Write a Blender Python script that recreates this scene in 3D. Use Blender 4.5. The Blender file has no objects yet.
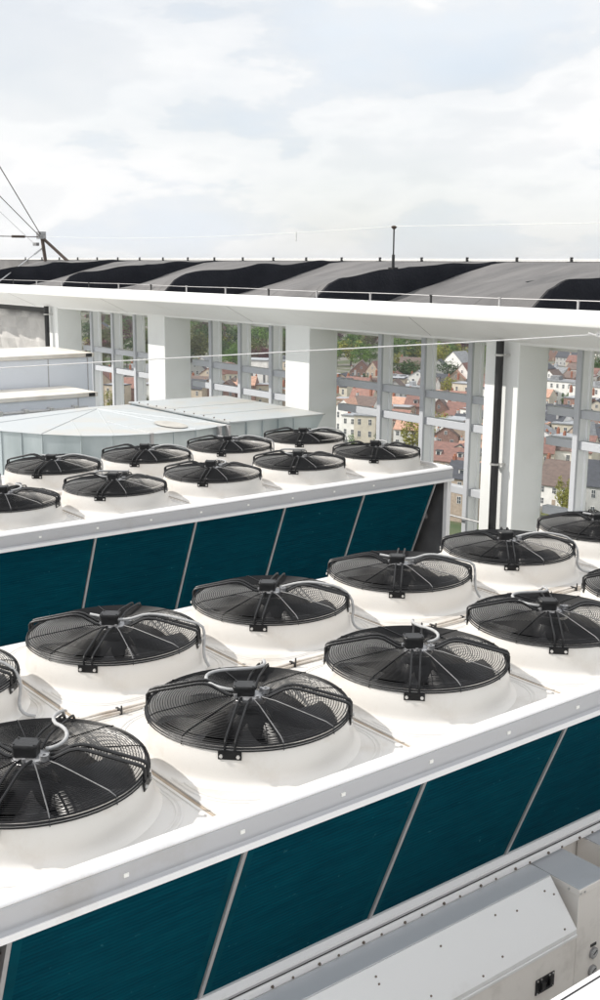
import bpy, math, random
from mathutils import Vector, Matrix
random.seed(7)
C = bpy.context.scene.collection
SC = bpy.context.scene
PI = math.pi
# ------------------------------------------------------------------ camera
FL, PITCH, ROLL, YAW = 1.1039, 0.210201, 0.0079925, 0.903802
Fv = Vector((math.cos(YAW)*math.cos(PITCH), math.sin(YAW)*math.cos(PITCH), -math.sin(PITCH)))
Rv = Fv.cross(Vector((0, 0, 1))).normalized(); Uv = Rv.cross(Fv)
R2 = Rv*math.cos(ROLL)+Uv*math.sin(ROLL); U2 = Uv*math.cos(ROLL)-Rv*math.sin(ROLL)
cd = bpy.data.cameras.new('camera'); cam = bpy.data.objects.new('camera', cd); C.objects.link(cam)
cd.sensor_fit = 'VERTICAL'; cd.sensor_height = 36; cd.lens = FL*36; cd.clip_start = .05; cd.clip_end = 20000
cam.matrix_world = Matrix(((R2.x, U2.x, -Fv.x, 0), (R2.y, U2.y, -Fv.y, 0), (R2.z, U2.z, -Fv.z, 0), (0, 0, 0, 1)))
SC.camera = cam
def ray(px, py): return Fv + R2*((px-300)/1103.9) - U2*((py-500)/1103.9)
def ground_pt(px, py, z):            # a spot of the town surveyed on the ground plane
    r = ray(px, py); return r*(z/r.z)

# ------------------------------------------------------------------ materials
def newmat(name):
    m = bpy.data.materials.new(name); m.use_nodes = True
    nt = m.node_tree; b = nt.nodes['Principled BSDF']
    return m, nt, b
def mat(name, col, rough=.5, metal=0, var=.0, scale=3., bump=0., bscale=40., stretch=(1, 1, 1), col2=None, coat=0, spec=.5, detail=6):
    m, nt, b = newmat(name)
    b.inputs['Roughness'].default_value = rough; b.inputs['Metallic'].default_value = metal
    b.inputs['Specular IOR Level'].default_value = spec
    b.inputs['Coat Weight'].default_value = coat
    b.inputs['Base Color'].default_value = (*col, 1)
    L = nt.links; tc = nt.nodes.new('ShaderNodeTexCoord'); mp = nt.nodes.new('ShaderNodeMapping')
    mp.inputs['Scale'].default_value = stretch; L.new(tc.outputs['Object'], mp.inputs[0])
    if var or col2:
        n = nt.nodes.new('ShaderNodeTexNoise'); n.inputs['Scale'].default_value = scale; n.inputs['Detail'].default_value = detail
        L.new(mp.outputs[0], n.inputs[0])
        cr = nt.nodes.new('ShaderNodeValToRGB'); e = cr.color_ramp.elements
        e[0].position = .3; e[1].position = .72
        c2 = col2 or tuple(c*(1-var) for c in col)
        e[0].color = (*c2, 1); e[1].color = (*[min(1, c*(1+var*.3)) for c in col], 1)
        L.new(n.outputs[0], cr.inputs[0]); L.new(cr.outputs[0], b.inputs['Base Color'])
        mr = nt.nodes.new('ShaderNodeMapRange'); mr.inputs[3].default_value = rough*.8; mr.inputs[4].default_value = min(1, rough*1.25)
        L.new(n.outputs[0], mr.inputs[0]); L.new(mr.outputs[0], b.inputs['Roughness'])
    if bump:
        n2 = nt.nodes.new('ShaderNodeTexNoise'); n2.inputs['Scale'].default_value = bscale; n2.inputs['Detail'].default_value = 5
        L.new(mp.outputs[0], n2.inputs[0]); bp = nt.nodes.new('ShaderNodeBump'); bp.inputs['Strength'].default_value = bump
        bp.inputs['Distance'].default_value = .02
        L.new(n2.outputs[0], bp.inputs['Height']); L.new(bp.outputs[0], b.inputs['Normal'])
    return m
def stained(name, col, stain, rough, amount=.62, scale=1.6, bump=.05, coat=0., fine=.06):
    """painted sheet with sparse dirt patches and specks"""
    m, nt, b = newmat(name); L = nt.links
    b.inputs['Roughness'].default_value = rough; b.inputs['Coat Weight'].default_value = coat
    tc = nt.nodes.new('ShaderNodeTexCoord')
    n = nt.nodes.new('ShaderNodeTexNoise'); n.inputs['Scale'].default_value = scale; n.inputs['Detail'].default_value = 9; n.inputs['Roughness'].default_value = .65
    n3 = nt.nodes.new('ShaderNodeTexNoise'); n3.inputs['Scale'].default_value = 60; n3.inputs['Detail'].default_value = 3
    L.new(tc.outputs['Object'], n.inputs[0]); L.new(tc.outputs['Object'], n3.inputs[0])
    mr = nt.nodes.new('ShaderNodeMapRange'); mr.inputs[1].default_value = amount-.12; mr.inputs[2].default_value = amount+.18
    L.new(n.outputs[0], mr.inputs[0])
    mr2 = nt.nodes.new('ShaderNodeMapRange'); mr2.inputs[1].default_value = .66; mr2.inputs[2].default_value = .8; mr2.inputs[4].default_value = .5
    L.new(n3.outputs[0], mr2.inputs[0])
    mx = nt.nodes.new('ShaderNodeMath'); mx.operation = 'MAXIMUM'; L.new(mr.outputs[0], mx.inputs[0])
    mu = nt.nodes.new('ShaderNodeMath'); mu.operation = 'MULTIPLY'; mu.inputs[1].default_value = fine*8
    L.new(mr2.outputs[0], mu.inputs[0]); L.new(mu.outputs[0], mx.inputs[1])
    c = nt.nodes.new('ShaderNodeMix'); c.data_type = 'RGBA'
    c.inputs[6].default_value = (*col, 1); c.inputs[7].default_value = (*stain, 1)
    L.new(mx.outputs[0], c.inputs[0]); L.new(c.outputs[2], b.inputs['Base Color'])
    bp = nt.nodes.new('ShaderNodeBump'); bp.inputs['Strength'].default_value = bump; bp.inputs['Distance'].default_value = .01
    L.new(n.outputs[0], bp.inputs['Height']); L.new(bp.outputs[0], b.inputs['Normal'])
    return m
M = {}
M['deck'] = stained('white_deck_paint', (.62, .60, .575), (.46, .405, .335), .42, .62, 2.0, .25, .08, .09)
M['shroud'] = stained('cream_fan_shroud', (.68, .655, .62), (.54, .475, .40), .36, .64, 2.2, .08, .1, .05)
M['lip'] = stained('white_edge_paint', (.78, .77, .77), (.52, .48, .44), .4, .72, 2.5, .05, .05, .04)
M['flange'] = stained('shade_toned_edge_paint', (.46, .46, .475), (.37, .35, .33), .4, .66, 2.5, .05, .05, .03)  # front edge flange: its shade is put into this darker grey
M['hood'] = stained('hood_paint', (.80, .80, .80), (.62, .60, .57), .42, .74, 2.0, .04, 0, .02)
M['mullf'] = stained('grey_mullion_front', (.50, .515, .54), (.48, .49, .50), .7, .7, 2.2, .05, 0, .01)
M['cab'] = stained('cabinet_paint', (.80, .765, .725), (.45, .42, .38), .5, .72, 2.0, .04, 0, .03)
M['cabtop'] = stained('sky_tinted_cabinet_top', (.56, .58, .61), (.46, .47, .48), .38, .70, 2.5, .03, 0, .03)  # blue-grey of the reflected sky is put into the colour of these tops
M['strip'] = mat('grey_trim_metal', (.42, .41, .41), .45, .3, .15, 8)
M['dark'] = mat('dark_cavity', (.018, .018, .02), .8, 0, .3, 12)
M['endpl'] = mat('dark_grey_plate', (.12, .12, .125), .55, .2, .25, 5)
M['wire'] = mat('black_coated_wire', (.007, .007, .008), .42, 0, .2, 20, spec=.25)
M['wirel'] = mat('pale_grey_wire', (.16, .16, .165), .5, .2, .4, 30)  # paler grey for two neighbouring spokes of each grille
M['blade'] = mat('dark_fan_blade', (.018, .018, .021), .33, 0, .4, 9, col2=(.007, .007, .008), spec=.4)
M['blk'] = mat('black_plastic', (.016, .016, .017), .45, 0, .35, 14, .15, 60)
M['mot'] = mat('motor_cast', (.42, .42, .43), .4, .6, .5, 20)
M['conduit'] = mat('grey_conduit', (.42, .42, .42), .45, 0, .15, 25, .3, 250, (1, 1, 1))
M['pipe'] = mat('beige_cable_tray', (.60, .57, .53), .5, 0, .4, 9, col2=(.42, .36, .30))
M['stain'] = mat('rusty_seam', (.44, .38, .31), .7, 0, .2, 5, col2=(.24, .17, .11))
M['bolt'] = mat('zinc_bolt', (.62, .61, .59), .35, .6, .2, 30)
M['bolt2'] = mat('brown_bolt', (.20, .16, .13), .5, .5, .2, 30)
M['plug'] = mat('white_bolt_cap', (.85, .84, .80), .4)
M['pillar'] = stained('painted_concrete_pillar', (.80, .81, .79), (.68, .685, .66), .75, .66, 1.1, .15, 0, .02)
M['mull'] = stained('painted_concrete_mullion', (.90, .91, .92), (.80, .81, .81), .7, .70, 2.2, .06, 0, .01)
M['soffit'] = stained('white_beam_concrete', (.81, .81, .79), (.68, .67, .64), .8, .66, .9, .12, 0, .02)
M['felt'] = mat('grey_mineral_roofing_felt', (.175, .168, .165), .9, 0, .35, 1.2, .8, 45, (.6, 1.5, 1), col2=(.10, .097, .097), detail=10)
def felt_laps(m):
    nt = m.node_tree; L = nt.links; b = nt.nodes['Principled BSDF']; src = b.inputs['Base Color'].links[0].from_socket
    tc = nt.nodes.new('ShaderNodeTexCoord'); mp = nt.nodes.new('ShaderNodeMapping'); mp.inputs['Rotation'].default_value = (0, 0, .06); L.new(tc.outputs['Object'], mp.inputs[0])
    br = nt.nodes.new('ShaderNodeTexBrick'); br.inputs['Scale'].default_value = 1; br.inputs['Brick Width'].default_value = 2.7; br.inputs['Row Height'].default_value = .95
    br.inputs['Mortar Size'].default_value = .012; br.inputs['Mortar Smooth'].default_value = .3; br.inputs['Color1'].default_value = (1, 1, 1, 1); br.inputs['Color2'].default_value = (.84, .84, .84, 1); br.inputs['Mortar'].default_value = (.45, .44, .43, 1)
    L.new(mp.outputs[0], br.inputs[0]); mx = nt.nodes.new('ShaderNodeMix'); mx.data_type = 'RGBA'; mx.blend_type = 'MULTIPLY'; mx.inputs[0].default_value = .8
    L.new(src, mx.inputs[6]); L.new(br.outputs[0], mx.inputs[7]); L.new(mx.outputs[2], b.inputs['Base Color'])
felt_laps(M['felt'])
M['bitu'] = mat('black_bitumen_upstand', (.020, .021, .026), .9, 0, .3, 2.2, .8, 30, spec=.12, col2=(.010, .011, .015), detail=9)
M['galv'] = mat('galvanised_duct_wall', (.52, .57, .58), .42, .55, .22, 2.2, .05, 3, (1, 1, .35), col2=(.30, .35, .36))
M['ducttop'] = stained('duct_lid_sheet', (.43, .455, .465), (.47, .43, .37), .45, .60, 1.3, .08, 0, .03)
M['pcab'] = stained('plant_cabinet_paint', (.66, .69, .74), (.55, .55, .55), .5, .70, 1.2, .05, 0, .01)
M['pcabt'] = stained('plant_cabinet_lid', (.66, .63, .58), (.50, .44, .37), .6, .58, 1.5, .08, 0, .03)
M['foil'] = mat('crinkled_grey_membrane', (.50, .485, .465), .55, .1, .2, 3, .5, 5)
M['drain'] = mat('black_drain_pipe', (.02, .02, .021), .45, 0, .4, 9)
M['steel'] = mat('steel_wire', (.5, .5, .5), .4, .7, .2, 20)
M['rope'] = mat('grey_rope', (.50, .50, .50), .6, 0, .2, 40)
M['pale'] = mat('pale_rope', (.74, .74, .72), .6, 0, .15, 40)
M['brown'] = mat('weathered_bracket', (.12, .09, .075), .7, .3, .4, 20)
M['floor'] = mat('terrace_floor_paint', (.68, .67, .65), .9, 0, .3, 1.5, .4, 40)
M['insul'] = mat('dusty_black_louvre', (.05, .045, .043), .75, 0, .5, 15)
M['gauge'] = mat('gauge_dial', (.55, .55, .56), .3, .1, .2, 30)
def coil_mat():
    m, nt, b = newmat('teal_coated_coil_fins'); L = nt.links
    b.inputs['Roughness'].default_value = .8; b.inputs['Specular IOR Level'].default_value = .02
    tc = nt.nodes.new('ShaderNodeTexCoord'); mp = nt.nodes.new('ShaderNodeMapping'); mp.inputs['Scale'].default_value = (1.2, 5, 9)
    L.new(tc.outputs['Object'], mp.inputs[0])
    n = nt.nodes.new('ShaderNodeTexNoise'); n.inputs['Scale'].default_value = 3.5; n.inputs['Detail'].default_value = 8; n.inputs['Roughness'].default_value = .7
    L.new(mp.outputs[0], n.inputs[0])
    cr = nt.nodes.new('ShaderNodeValToRGB'); e = cr.color_ramp.elements
    e[0].position = .28; e[1].position = .8; e[0].color = (.0003, .027, .045, 1); e[1].color = (.001, .055, .080, 1)
    L.new(n.outputs[0], cr.inputs[0])
    # big faded patches
    n2 = nt.nodes.new('ShaderNodeTexNoise'); n2.inputs['Scale'].default_value = .9; n2.inputs['Detail'].default_value = 3; L.new(tc.outputs['Object'], n2.inputs[0])
    mix = nt.nodes.new('ShaderNodeMix'); mix.data_type = 'RGBA'; mix.inputs[7].default_value = (.001, .060, .085, 1)
    mr = nt.nodes.new('ShaderNodeMapRange'); mr.inputs[1].default_value = .45; mr.inputs[2].default_value = .75; mr.inputs[4].default_value = .45
    L.new(n2.outputs[0], mr.inputs[0]); L.new(mr.outputs[0], mix.inputs[0]); L.new(cr.outputs[0], mix.inputs[6])
    n5 = nt.nodes.new('ShaderNodeTexNoise'); n5.inputs['Scale'].default_value = 22; n5.inputs['Detail'].default_value = 2; L.new(tc.outputs['Object'], n5.inputs[0])
    r5 = nt.nodes.new('ShaderNodeMapRange'); r5.inputs[1].default_value = .72; r5.inputs[2].default_value = .80; r5.inputs[4].default_value = .5; L.new(n5.outputs[0], r5.inputs[0])
    m5 = nt.nodes.new('ShaderNodeMix'); m5.data_type = 'RGBA'; m5.inputs[7].default_value = (.06, .19, .22, 1); L.new(r5.outputs[0], m5.inputs[0]); L.new(mix.outputs[2], m5.inputs[6])
    wf = nt.nodes.new('ShaderNodeTexWave'); wf.wave_type = 'BANDS'; wf.bands_direction = 'Z'; wf.inputs['Scale'].default_value = 14; wf.inputs['Distortion'].default_value = 1.2; wf.inputs['Detail'].default_value = 3; wf.inputs['Detail Scale'].default_value = 2
    L.new(tc.outputs['Object'], wf.inputs[0]); rw = nt.nodes.new('ShaderNodeMapRange'); rw.inputs[3].default_value = .90; rw.inputs[4].default_value = 1.14; L.new(wf.outputs[1], rw.inputs[0])
    vm = nt.nodes.new('ShaderNodeVectorMath'); vm.operation = 'SCALE'; L.new(m5.outputs[2], vm.inputs[0]); L.new(rw.outputs[0], vm.inputs[3]); L.new(vm.outputs[0], b.inputs['Base Color'])
    w = nt.nodes.new('ShaderNodeTexWave'); w.wave_type = 'BANDS'; w.bands_direction = 'Z'; w.inputs['Scale'].default_value = 12; w.inputs['Distortion'].default_value = .3
    L.new(tc.outputs['Object'], w.inputs[0]); bp = nt.nodes.new('ShaderNodeBump'); bp.inputs['Strength'].default_value = .25; bp.inputs['Distance'].default_value = .006
    L.new(w.outputs[1], bp.inputs['Height']); L.new(bp.outputs[0], b.inputs['Normal'])
    return m
M['coil'] = coil_mat()
M['coilb'] = mat('teal_coil_edge', (.001, .052, .075), .75, 0, .35, 6, spec=.03)

# ------------------------------------------------------------------ mesh helpers
class MB:
    def __init__(s): s.v = []; s.f = []; s.m = []
    def add(s, vs, fs, mi=0):
        o = len(s.v); s.v += [tuple(v) for v in vs]; s.f += [tuple(i+o for i in f) for f in fs]; s.m += [mi]*len(fs); return s
    def box(s, a, b, mi=0):
        x0, y0, z0 = a; x1, y1, z1 = b
        if x0 > x1: x0, x1 = x1, x0
        if y0 > y1: y0, y1 = y1, y0
        if z0 > z1: z0, z1 = z1, z0
        vs = [(x0, y0, z0), (x1, y0, z0), (x1, y1, z0), (x0, y1, z0), (x0, y0, z1), (x1, y0, z1), (x1, y1, z1), (x0, y1, z1)]
        return s.add(vs, [(0, 3, 2, 1), (4, 5, 6, 7), (0, 1, 5, 4), (1, 2, 6, 5), (2, 3, 7, 6), (3, 0, 4, 7)], mi)
    def obox(s, c, ax, ay, az, mi=0):      # centre + three half-axis vectors
        c, ax, ay, az = Vector(c), Vector(ax), Vector(ay), Vector(az)
        vs = [c+ax*i+ay*j+az*k for k in (-1, 1) for (i, j) in ((-1, -1), (1, -1), (1, 1), (-1, 1))]
        return s.add(vs, [(0, 3, 2, 1), (4, 5, 6, 7), (0, 1, 5, 4), (1, 2, 6, 5), (2, 3, 7, 6), (3, 0, 4, 7)], mi)
    def extrude_x(s, prof, x0, x1, mi=0):   # closed profile of (y,z), capped
        n = len(prof); vs = [(x0, y, z) for y, z in prof]+[(x1, y, z) for y, z in prof]
        fs = [(i, (i+1) % n, n+(i+1) % n, n+i) for i in range(n)]+[tuple(range(n))[::-1], tuple(range(n, 2*n))]
        return s.add(vs, fs, mi)
    def extrude_y(s, prof, y0, y1, mi=0):   # closed profile of (x,z)
        n = len(prof); vs = [(x, y0, z) for x, z in prof]+[(x, y1, z) for x, z in prof]
        fs = [(i, (i+1) % n, n+(i+1) % n, n+i) for i in range(n)]+[tuple(range(n))[::-1], tuple(range(n, 2*n))]
        return s.add(vs, fs, mi)
    def extrude_z(s, poly, z0, z1, mi=0, mtop=None):
        n = len(poly); vs = [(x, y, z0) for x, y in poly]+[(x, y, z1) for x, y in poly]
        s.add(vs, [(i, (i+1) % n, n+(i+1) % n, n+i) for i in range(n)]+[tuple(range(n))[::-1]], mi)
        return s.add([(x, y, z1) for x, y in poly], [tuple(range(n))], mi if mtop is None else mtop)
    def tube(s, pts, r, n=6, mi=0, cap=True):
        pts = [Vector(p) for p in pts]; N = len(pts); rings = []
        up = Vector((0, 0, 1))
        for i, p in enumerate(pts):
            t = (pts[min(i+1, N-1)]-pts[max(i-1, 0)]).normalized()
            a = t.cross(up)
            if a.length < 1e-3: a = t.cross(Vector((1, 0, 0)))
            a.normalize(); b = t.cross(a)
            rr = r[i] if isinstance(r, (list, tuple)) else r
            rings.append([p+(a*math.cos(2*PI*k/n)+b*math.sin(2*PI*k/n))*rr for k in range(n)])
        vs = [v for q in rings for v in q]
        fs = [(i*n+k, i*n+(k+1) % n, (i+1)*n+(k+1) % n, (i+1)*n+k) for i in range(N-1) for k in range(n)]
        if cap: fs += [tuple(range(n))[::-1], tuple(range((N-1)*n, N*n))]
        return s.add(vs, fs, mi)
    def lathe(s, prof, n=48, c=(0, 0, 0), mi=0, closed=False):   # prof (r,z)
        P = len(prof); vs = []
        for r, z in prof:
            vs += [(c[0]+r*math.cos(2*PI*k/n), c[1]+r*math.sin(2*PI*k/n), c[2]+z) for k in range(n)]
        fs = []
        for i in range(P if closed else P-1):
            j = (i+1) % P
            fs += [(i*n+k, i*n+(k+1) % n, j*n+(k+1) % n, j*n+k) for k in range(n)]
        return s.add(vs, fs, mi)
    def cyl(s, c, r, z0, z1, n=16, mi=0): return s.tube([(c[0], c[1], z0), (c[0], c[1], z1)], r, n, mi)
    def build(s, name, mats, parent=None, loc=(0, 0, 0), sharp=35, bevel=0):
        me = bpy.data.meshes.new(name); me.from_pydata(s.v, [], s.f)
        if not isinstance(mats, (list, tuple)): mats = [mats]
        for m in mats: me.materials.append(m)
        me.polygons.foreach_set('material_index', s.m)
        me.update()
        import bmesh
        bm = bmesh.new(); bm.from_mesh(me); bmesh.ops.recalc_face_normals(bm, faces=bm.faces); bm.to_mesh(me); bm.free()
        me.shade_smooth(); me.set_sharp_from_angle(angle=math.radians(sharp))
        o = bpy.data.objects.new(name, me); C.objects.link(o); o.location = loc
        if parent: o.parent = parent
        if bevel:
            bv = o.modifiers.new('bevel', 'BEVEL'); bv.width = bevel; bv.segments = 2; bv.limit_method = 'ANGLE'; bv.angle_limit = math.radians(50)
        return o
def tag(o, label=None, cat=None, group=None, kind=None):
    if label: o['label'] = label
    if cat: o['category'] = cat
    if group: o['group'] = group
    if kind: o['kind'] = kind
    return o
def empty(name, loc=(0, 0, 0), rz=0):
    o = bpy.data.objects.new(name, None); C.objects.link(o); o.location = loc; o.rotation_euler = (0, 0, rz); o.empty_display_size = .2
    return o
def copy_tree(o, parent=None):
    c = o.copy(); C.objects.link(c)
    if parent: c.parent = parent
    for ch in [q for q in bpy.data.objects if q.parent == o]: copy_tree(ch, c)
    return c
def bez(p0, p1, p2, p3, n=10):
    p0, p1, p2, p3 = map(Vector, (p0, p1, p2, p3)); out = []
    for i in range(n+1):
        t = i/n; out.append(p0*(1-t)**3+p1*3*t*(1-t)**2+p2*3*t*t*(1-t)+p3*t**3)
    return out

# ------------------------------------------------------------------ one fan of the chiller (local origin: middle of its rim plane)
def zg(r):      # grille profile
    if r < .17: return .052
    return .052-(r-.17)/(.47-.17)*.034 if r < .47 else .018-(r-.47)/.03*.018
def fan_meshes():
    D = {}
    b = MB()
    b.lathe([(.435, -.34), (.44, -.18), (.452, -.09), (.466, -.028), (.478, -.010), (.486, -.008), (.492, -.014), (.496, -.03),
             (.503, -.055), (.509, -.085), (.512, -.115), (.5135, -.142), (.516, -.158), (.522, -.171), (.533, -.181), (.552, -.1872)], 96)
    D['fan'] = (b, M['shroud'], 60)
    g = MB(); n = 64
    rs = [.085+.0128*i for i in range(32)]
    for r in rs:
        w = .0020; z = zg(r)
        g.lathe([(r-w, z), (r, z+w), (r+w, z), (r, z-w)], n, closed=True)
    for r, z, w in ((.4965, .009, .003), (.508, .002, .006), (.513, -.010, .0055), (.516, -.022, .004)):
        g.lathe([(r-w, z), (r, z+w), (r+w, z), (r, z-w)], n, closed=True)
    for k in range(8):
        a = 2*PI*(k//2)/4+math.radians(-17 if k % 2 else 17)
        pts = [(r*math.cos(a), r*math.sin(a), z) for r, z in ((.085, .056), (.17, .056), (.25, .0475), (.47, .022), (.508, .009), (.518, -.03))]
        g.tube(pts, .0029, 5, 1 if k in (6, 7) else 0)
    D['fan_grille'] = (g, [M['wire'], M['wirel']], 35)
    for nm, ang, wide in (('front', -135, 0), ('right', -45, 1), ('back', 45, 0), ('left', 135, 1)):
        a = math.radians(ang); d = Vector((math.cos(a), math.sin(a), 0)); t = Vector((-math.sin(a), math.cos(a), 0))
        m = MB(); off = .024; R_ = .0085 if wide else .0062
        for sgn in (-1, 1):
            o = t*off*sgn
            pr = [(.07, .045), (.11, .056), (.185, .098), (.22, .106), (.26, .103), (.48, .050), (.505, .041), (.514, .028), (.515, -.05)] if wide else [(.06, .052), (.10, .062), (.16, .072), (.22, .070), (.46, .036), (.500, .026), (.512, .012), (.513, -.05)]
            m.tube([d*r+o+Vector((0, 0, z)) for r, z in pr], R_, 7)
        # foot plate with two bolts
        m.obox(d*.519+Vector((0, 0, -.043)), d*.003, t*.055, Vector((0, 0, .02)))
        for sgn in (-1, 1):
            m.tube([d*.522+t*.04*sgn+Vector((0, 0, -.045)), d*.531+t*.04*sgn+Vector((0, 0, -.045))], .009, 6, 1)
        D['arm_'+nm] = (m, [M['blk'] if wide else M['wire'], M['bolt']], 40)
    # impeller
    bl = MB()
    bl.lathe([(.0, -.03), (.085, -.03), (.105, -.06), (.125, -.10), (.128, -.20), (.0, -.20)], 32)
    for k in range(7):
        a0 = 2*PI*k/7; vs = []; NR = 7; NC = 5
        for i in range(NR):
            r = .12+(.438-.12)*i/(NR-1); sweep = .35*(i/(NR-1))**1.3; ch = .62+.16*i/(NR-1)-.1*(i/(NR-1))**3
            for j in range(NC):
                u = j/(NC-1)-.5; a = a0+sweep+u*ch
                vs.append((r*math.cos(a), r*math.sin(a), -.125+u*(.15-.07*i/(NR-1))+.02*(1-4*u*u)))
        bl.add(vs, [(i*NC+j, i*NC+j+1, (i+1)*NC+j+1, (i+1)*NC+j) for i in range(NR-1) for j in range(NC-1)])
    D['fan_blades'] = (bl, M['blade'], 50)
    mo = MB()
    mo.lathe([(0, .052), (.05, .052), (.078, .046), (.085, .038), (.085, .018), (0, .018)], 28)
    for k in range(4):
        a = math.radians(45+90*k+20); mo.cyl((.075*math.cos(a), .075*math.sin(a)), .009, .04, .066, 8)
    mo.lathe([(.008, .03), (.02, .03), (.02, .055), (.008, .055)], 14, (.085*math.cos(-.9), .085*math.sin(-.9), .02), closed=True)
    D['motor'] = (mo, M['mot'], 40)
    bx = MB(); q = math.radians(-38)
    X = Vector((math.cos(q), math.sin(q), 0)); Y = Vector((-math.sin(q), math.cos(q), 0)); Z = Vector((0, 0, 1)); c = Vector((-.015, .012, .082))
    poly = [(-.062*.88, -.036*.85), (-.05*.88, -.05*.85), (.05*.88, -.05*.85), (.062*.88, -.036*.85), (.062*.88, .036*.85), (.05*.88, .05*.85), (-.05*.88, .05*.85), (-.062*.88, .036*.85)]
    def ring(s, z): return [c+X*x*s+Y*y*s+Z*z for x, y in poly]
    L = [ring(.92, -.03), ring(.95, .012), ring(1.03, .013), ring(1.03, .024), ring(.98, .029)]
    vs = [v for r in L for v in r]
    fs = [(i*8+k, i*8+(k+1) % 8, (i+1)*8+(k+1) % 8, (i+1)*8+k) for i in range(4) for k in range(8)]+[tuple(range(8))[::-1], tuple(range(32, 40))]
    bx.add(vs, fs)
    for sx, sy in ((-1, -1), (1, -1), (1, 1), (-1, 1)):
        p = c+X*.044*sx+Y*.032*sy; bx.cyl((p.x, p.y), .005, p.z+.028, p.z+.033, 8)
    D['terminal_box'] = (bx, M['blk'], 30)
    return D
FM = {}
for k, (b, m, sh) in fan_meshes().items():
    o = b.build(k, m, sharp=sh); FM[k] = o.data; bpy.data.objects.remove(o)
def conduit_mesh(kind):
    """grey flexible conduit from the terminal box to the deck tray; front-row fans send it back, back-row fans along their right arm"""
    b = MB(); q = math.radians(-38); X = Vector((math.cos(q), math.sin(q), 0)); Y = Vector((-math.sin(q), math.cos(q), 0))
    def P(x, y, z): return X*x+Y*y+Vector((0, 0, z))
    if kind == 'A0':     # loops out to the left, then back over the rim
        pts = bez(P(-.07, 0, .07), P(-.22, -.02, .09), P(-.28, .16, .10), P(-.12, .22, .09), 12)+bez(P(-.12, .22, .09), P(.02, .27, .08), P(.09, .33, .06), P(.06, .47, .05), 8)[1:]+[P(.05, .53, .01), P(.05, .57, -.10), P(.05, .60, -.17)]
    elif kind == 'A1':   # short bow to the right of the box
        pts = bez(P(.06, .02, .07), P(.15, .02, .08), P(.16, .16, .09), P(.05, .26, .08), 10)+bez(P(.05, .26, .08), P(.0, .36, .07), P(.02, .42, .06), P(.03, .50, .04), 6)[1:]+[P(.04, .55, -.08), P(.04, .60, -.17)]
    elif kind == 'B0':   # lies along the right arm
        pts = bez(P(-.14, .02, .10), P(-.04, .0, .09), P(.05, -.05, .07), P(.14, -.02, .10), 8)+bez(P(.14, -.02, .10), P(.22, .02, .125), P(.34, -.02, .10), P(.49, -.03, .065), 8)[1:]+bez(P(.52, -.03, .04), P(.545, -.03, -.04), P(.50, -.09, -.10), P(.56, -.10, -.172), 8)
    else:                # stays short at the hub, drops at the right foot
        pts = bez(P(.06, .0, .07), P(.13, .0, .085), P(.2, -.01, .125), P(.34, -.02, .10), 8)+bez(P(.40, -.02, .09), P(.50, -.03, .065), P(.54, -.03, .0), P(.53, -.06, -.08), 6)+bez(P(.525, -.06, -.10), P(.52, -.09, -.15), P(.55, -.12, -.178), P(.62, -.13, -.172), 5)
    b.tube(pts, .0088, 8)
    return b
CM = {}
for k in ('A0', 'A1', 'B0', 'B1'):
    o = conduit_mesh(k).build('conduit', M['conduit'], sharp=60); CM[k] = o.data; bpy.data.objects.remove(o)
def link(name, data, parent, loc=(0, 0, 0), rz=0):
    o = bpy.data.objects.new(name, data); C.objects.link(o); o.parent = parent; o.location = loc; o.rotation_euler = (0, 0, rz); return o

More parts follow.
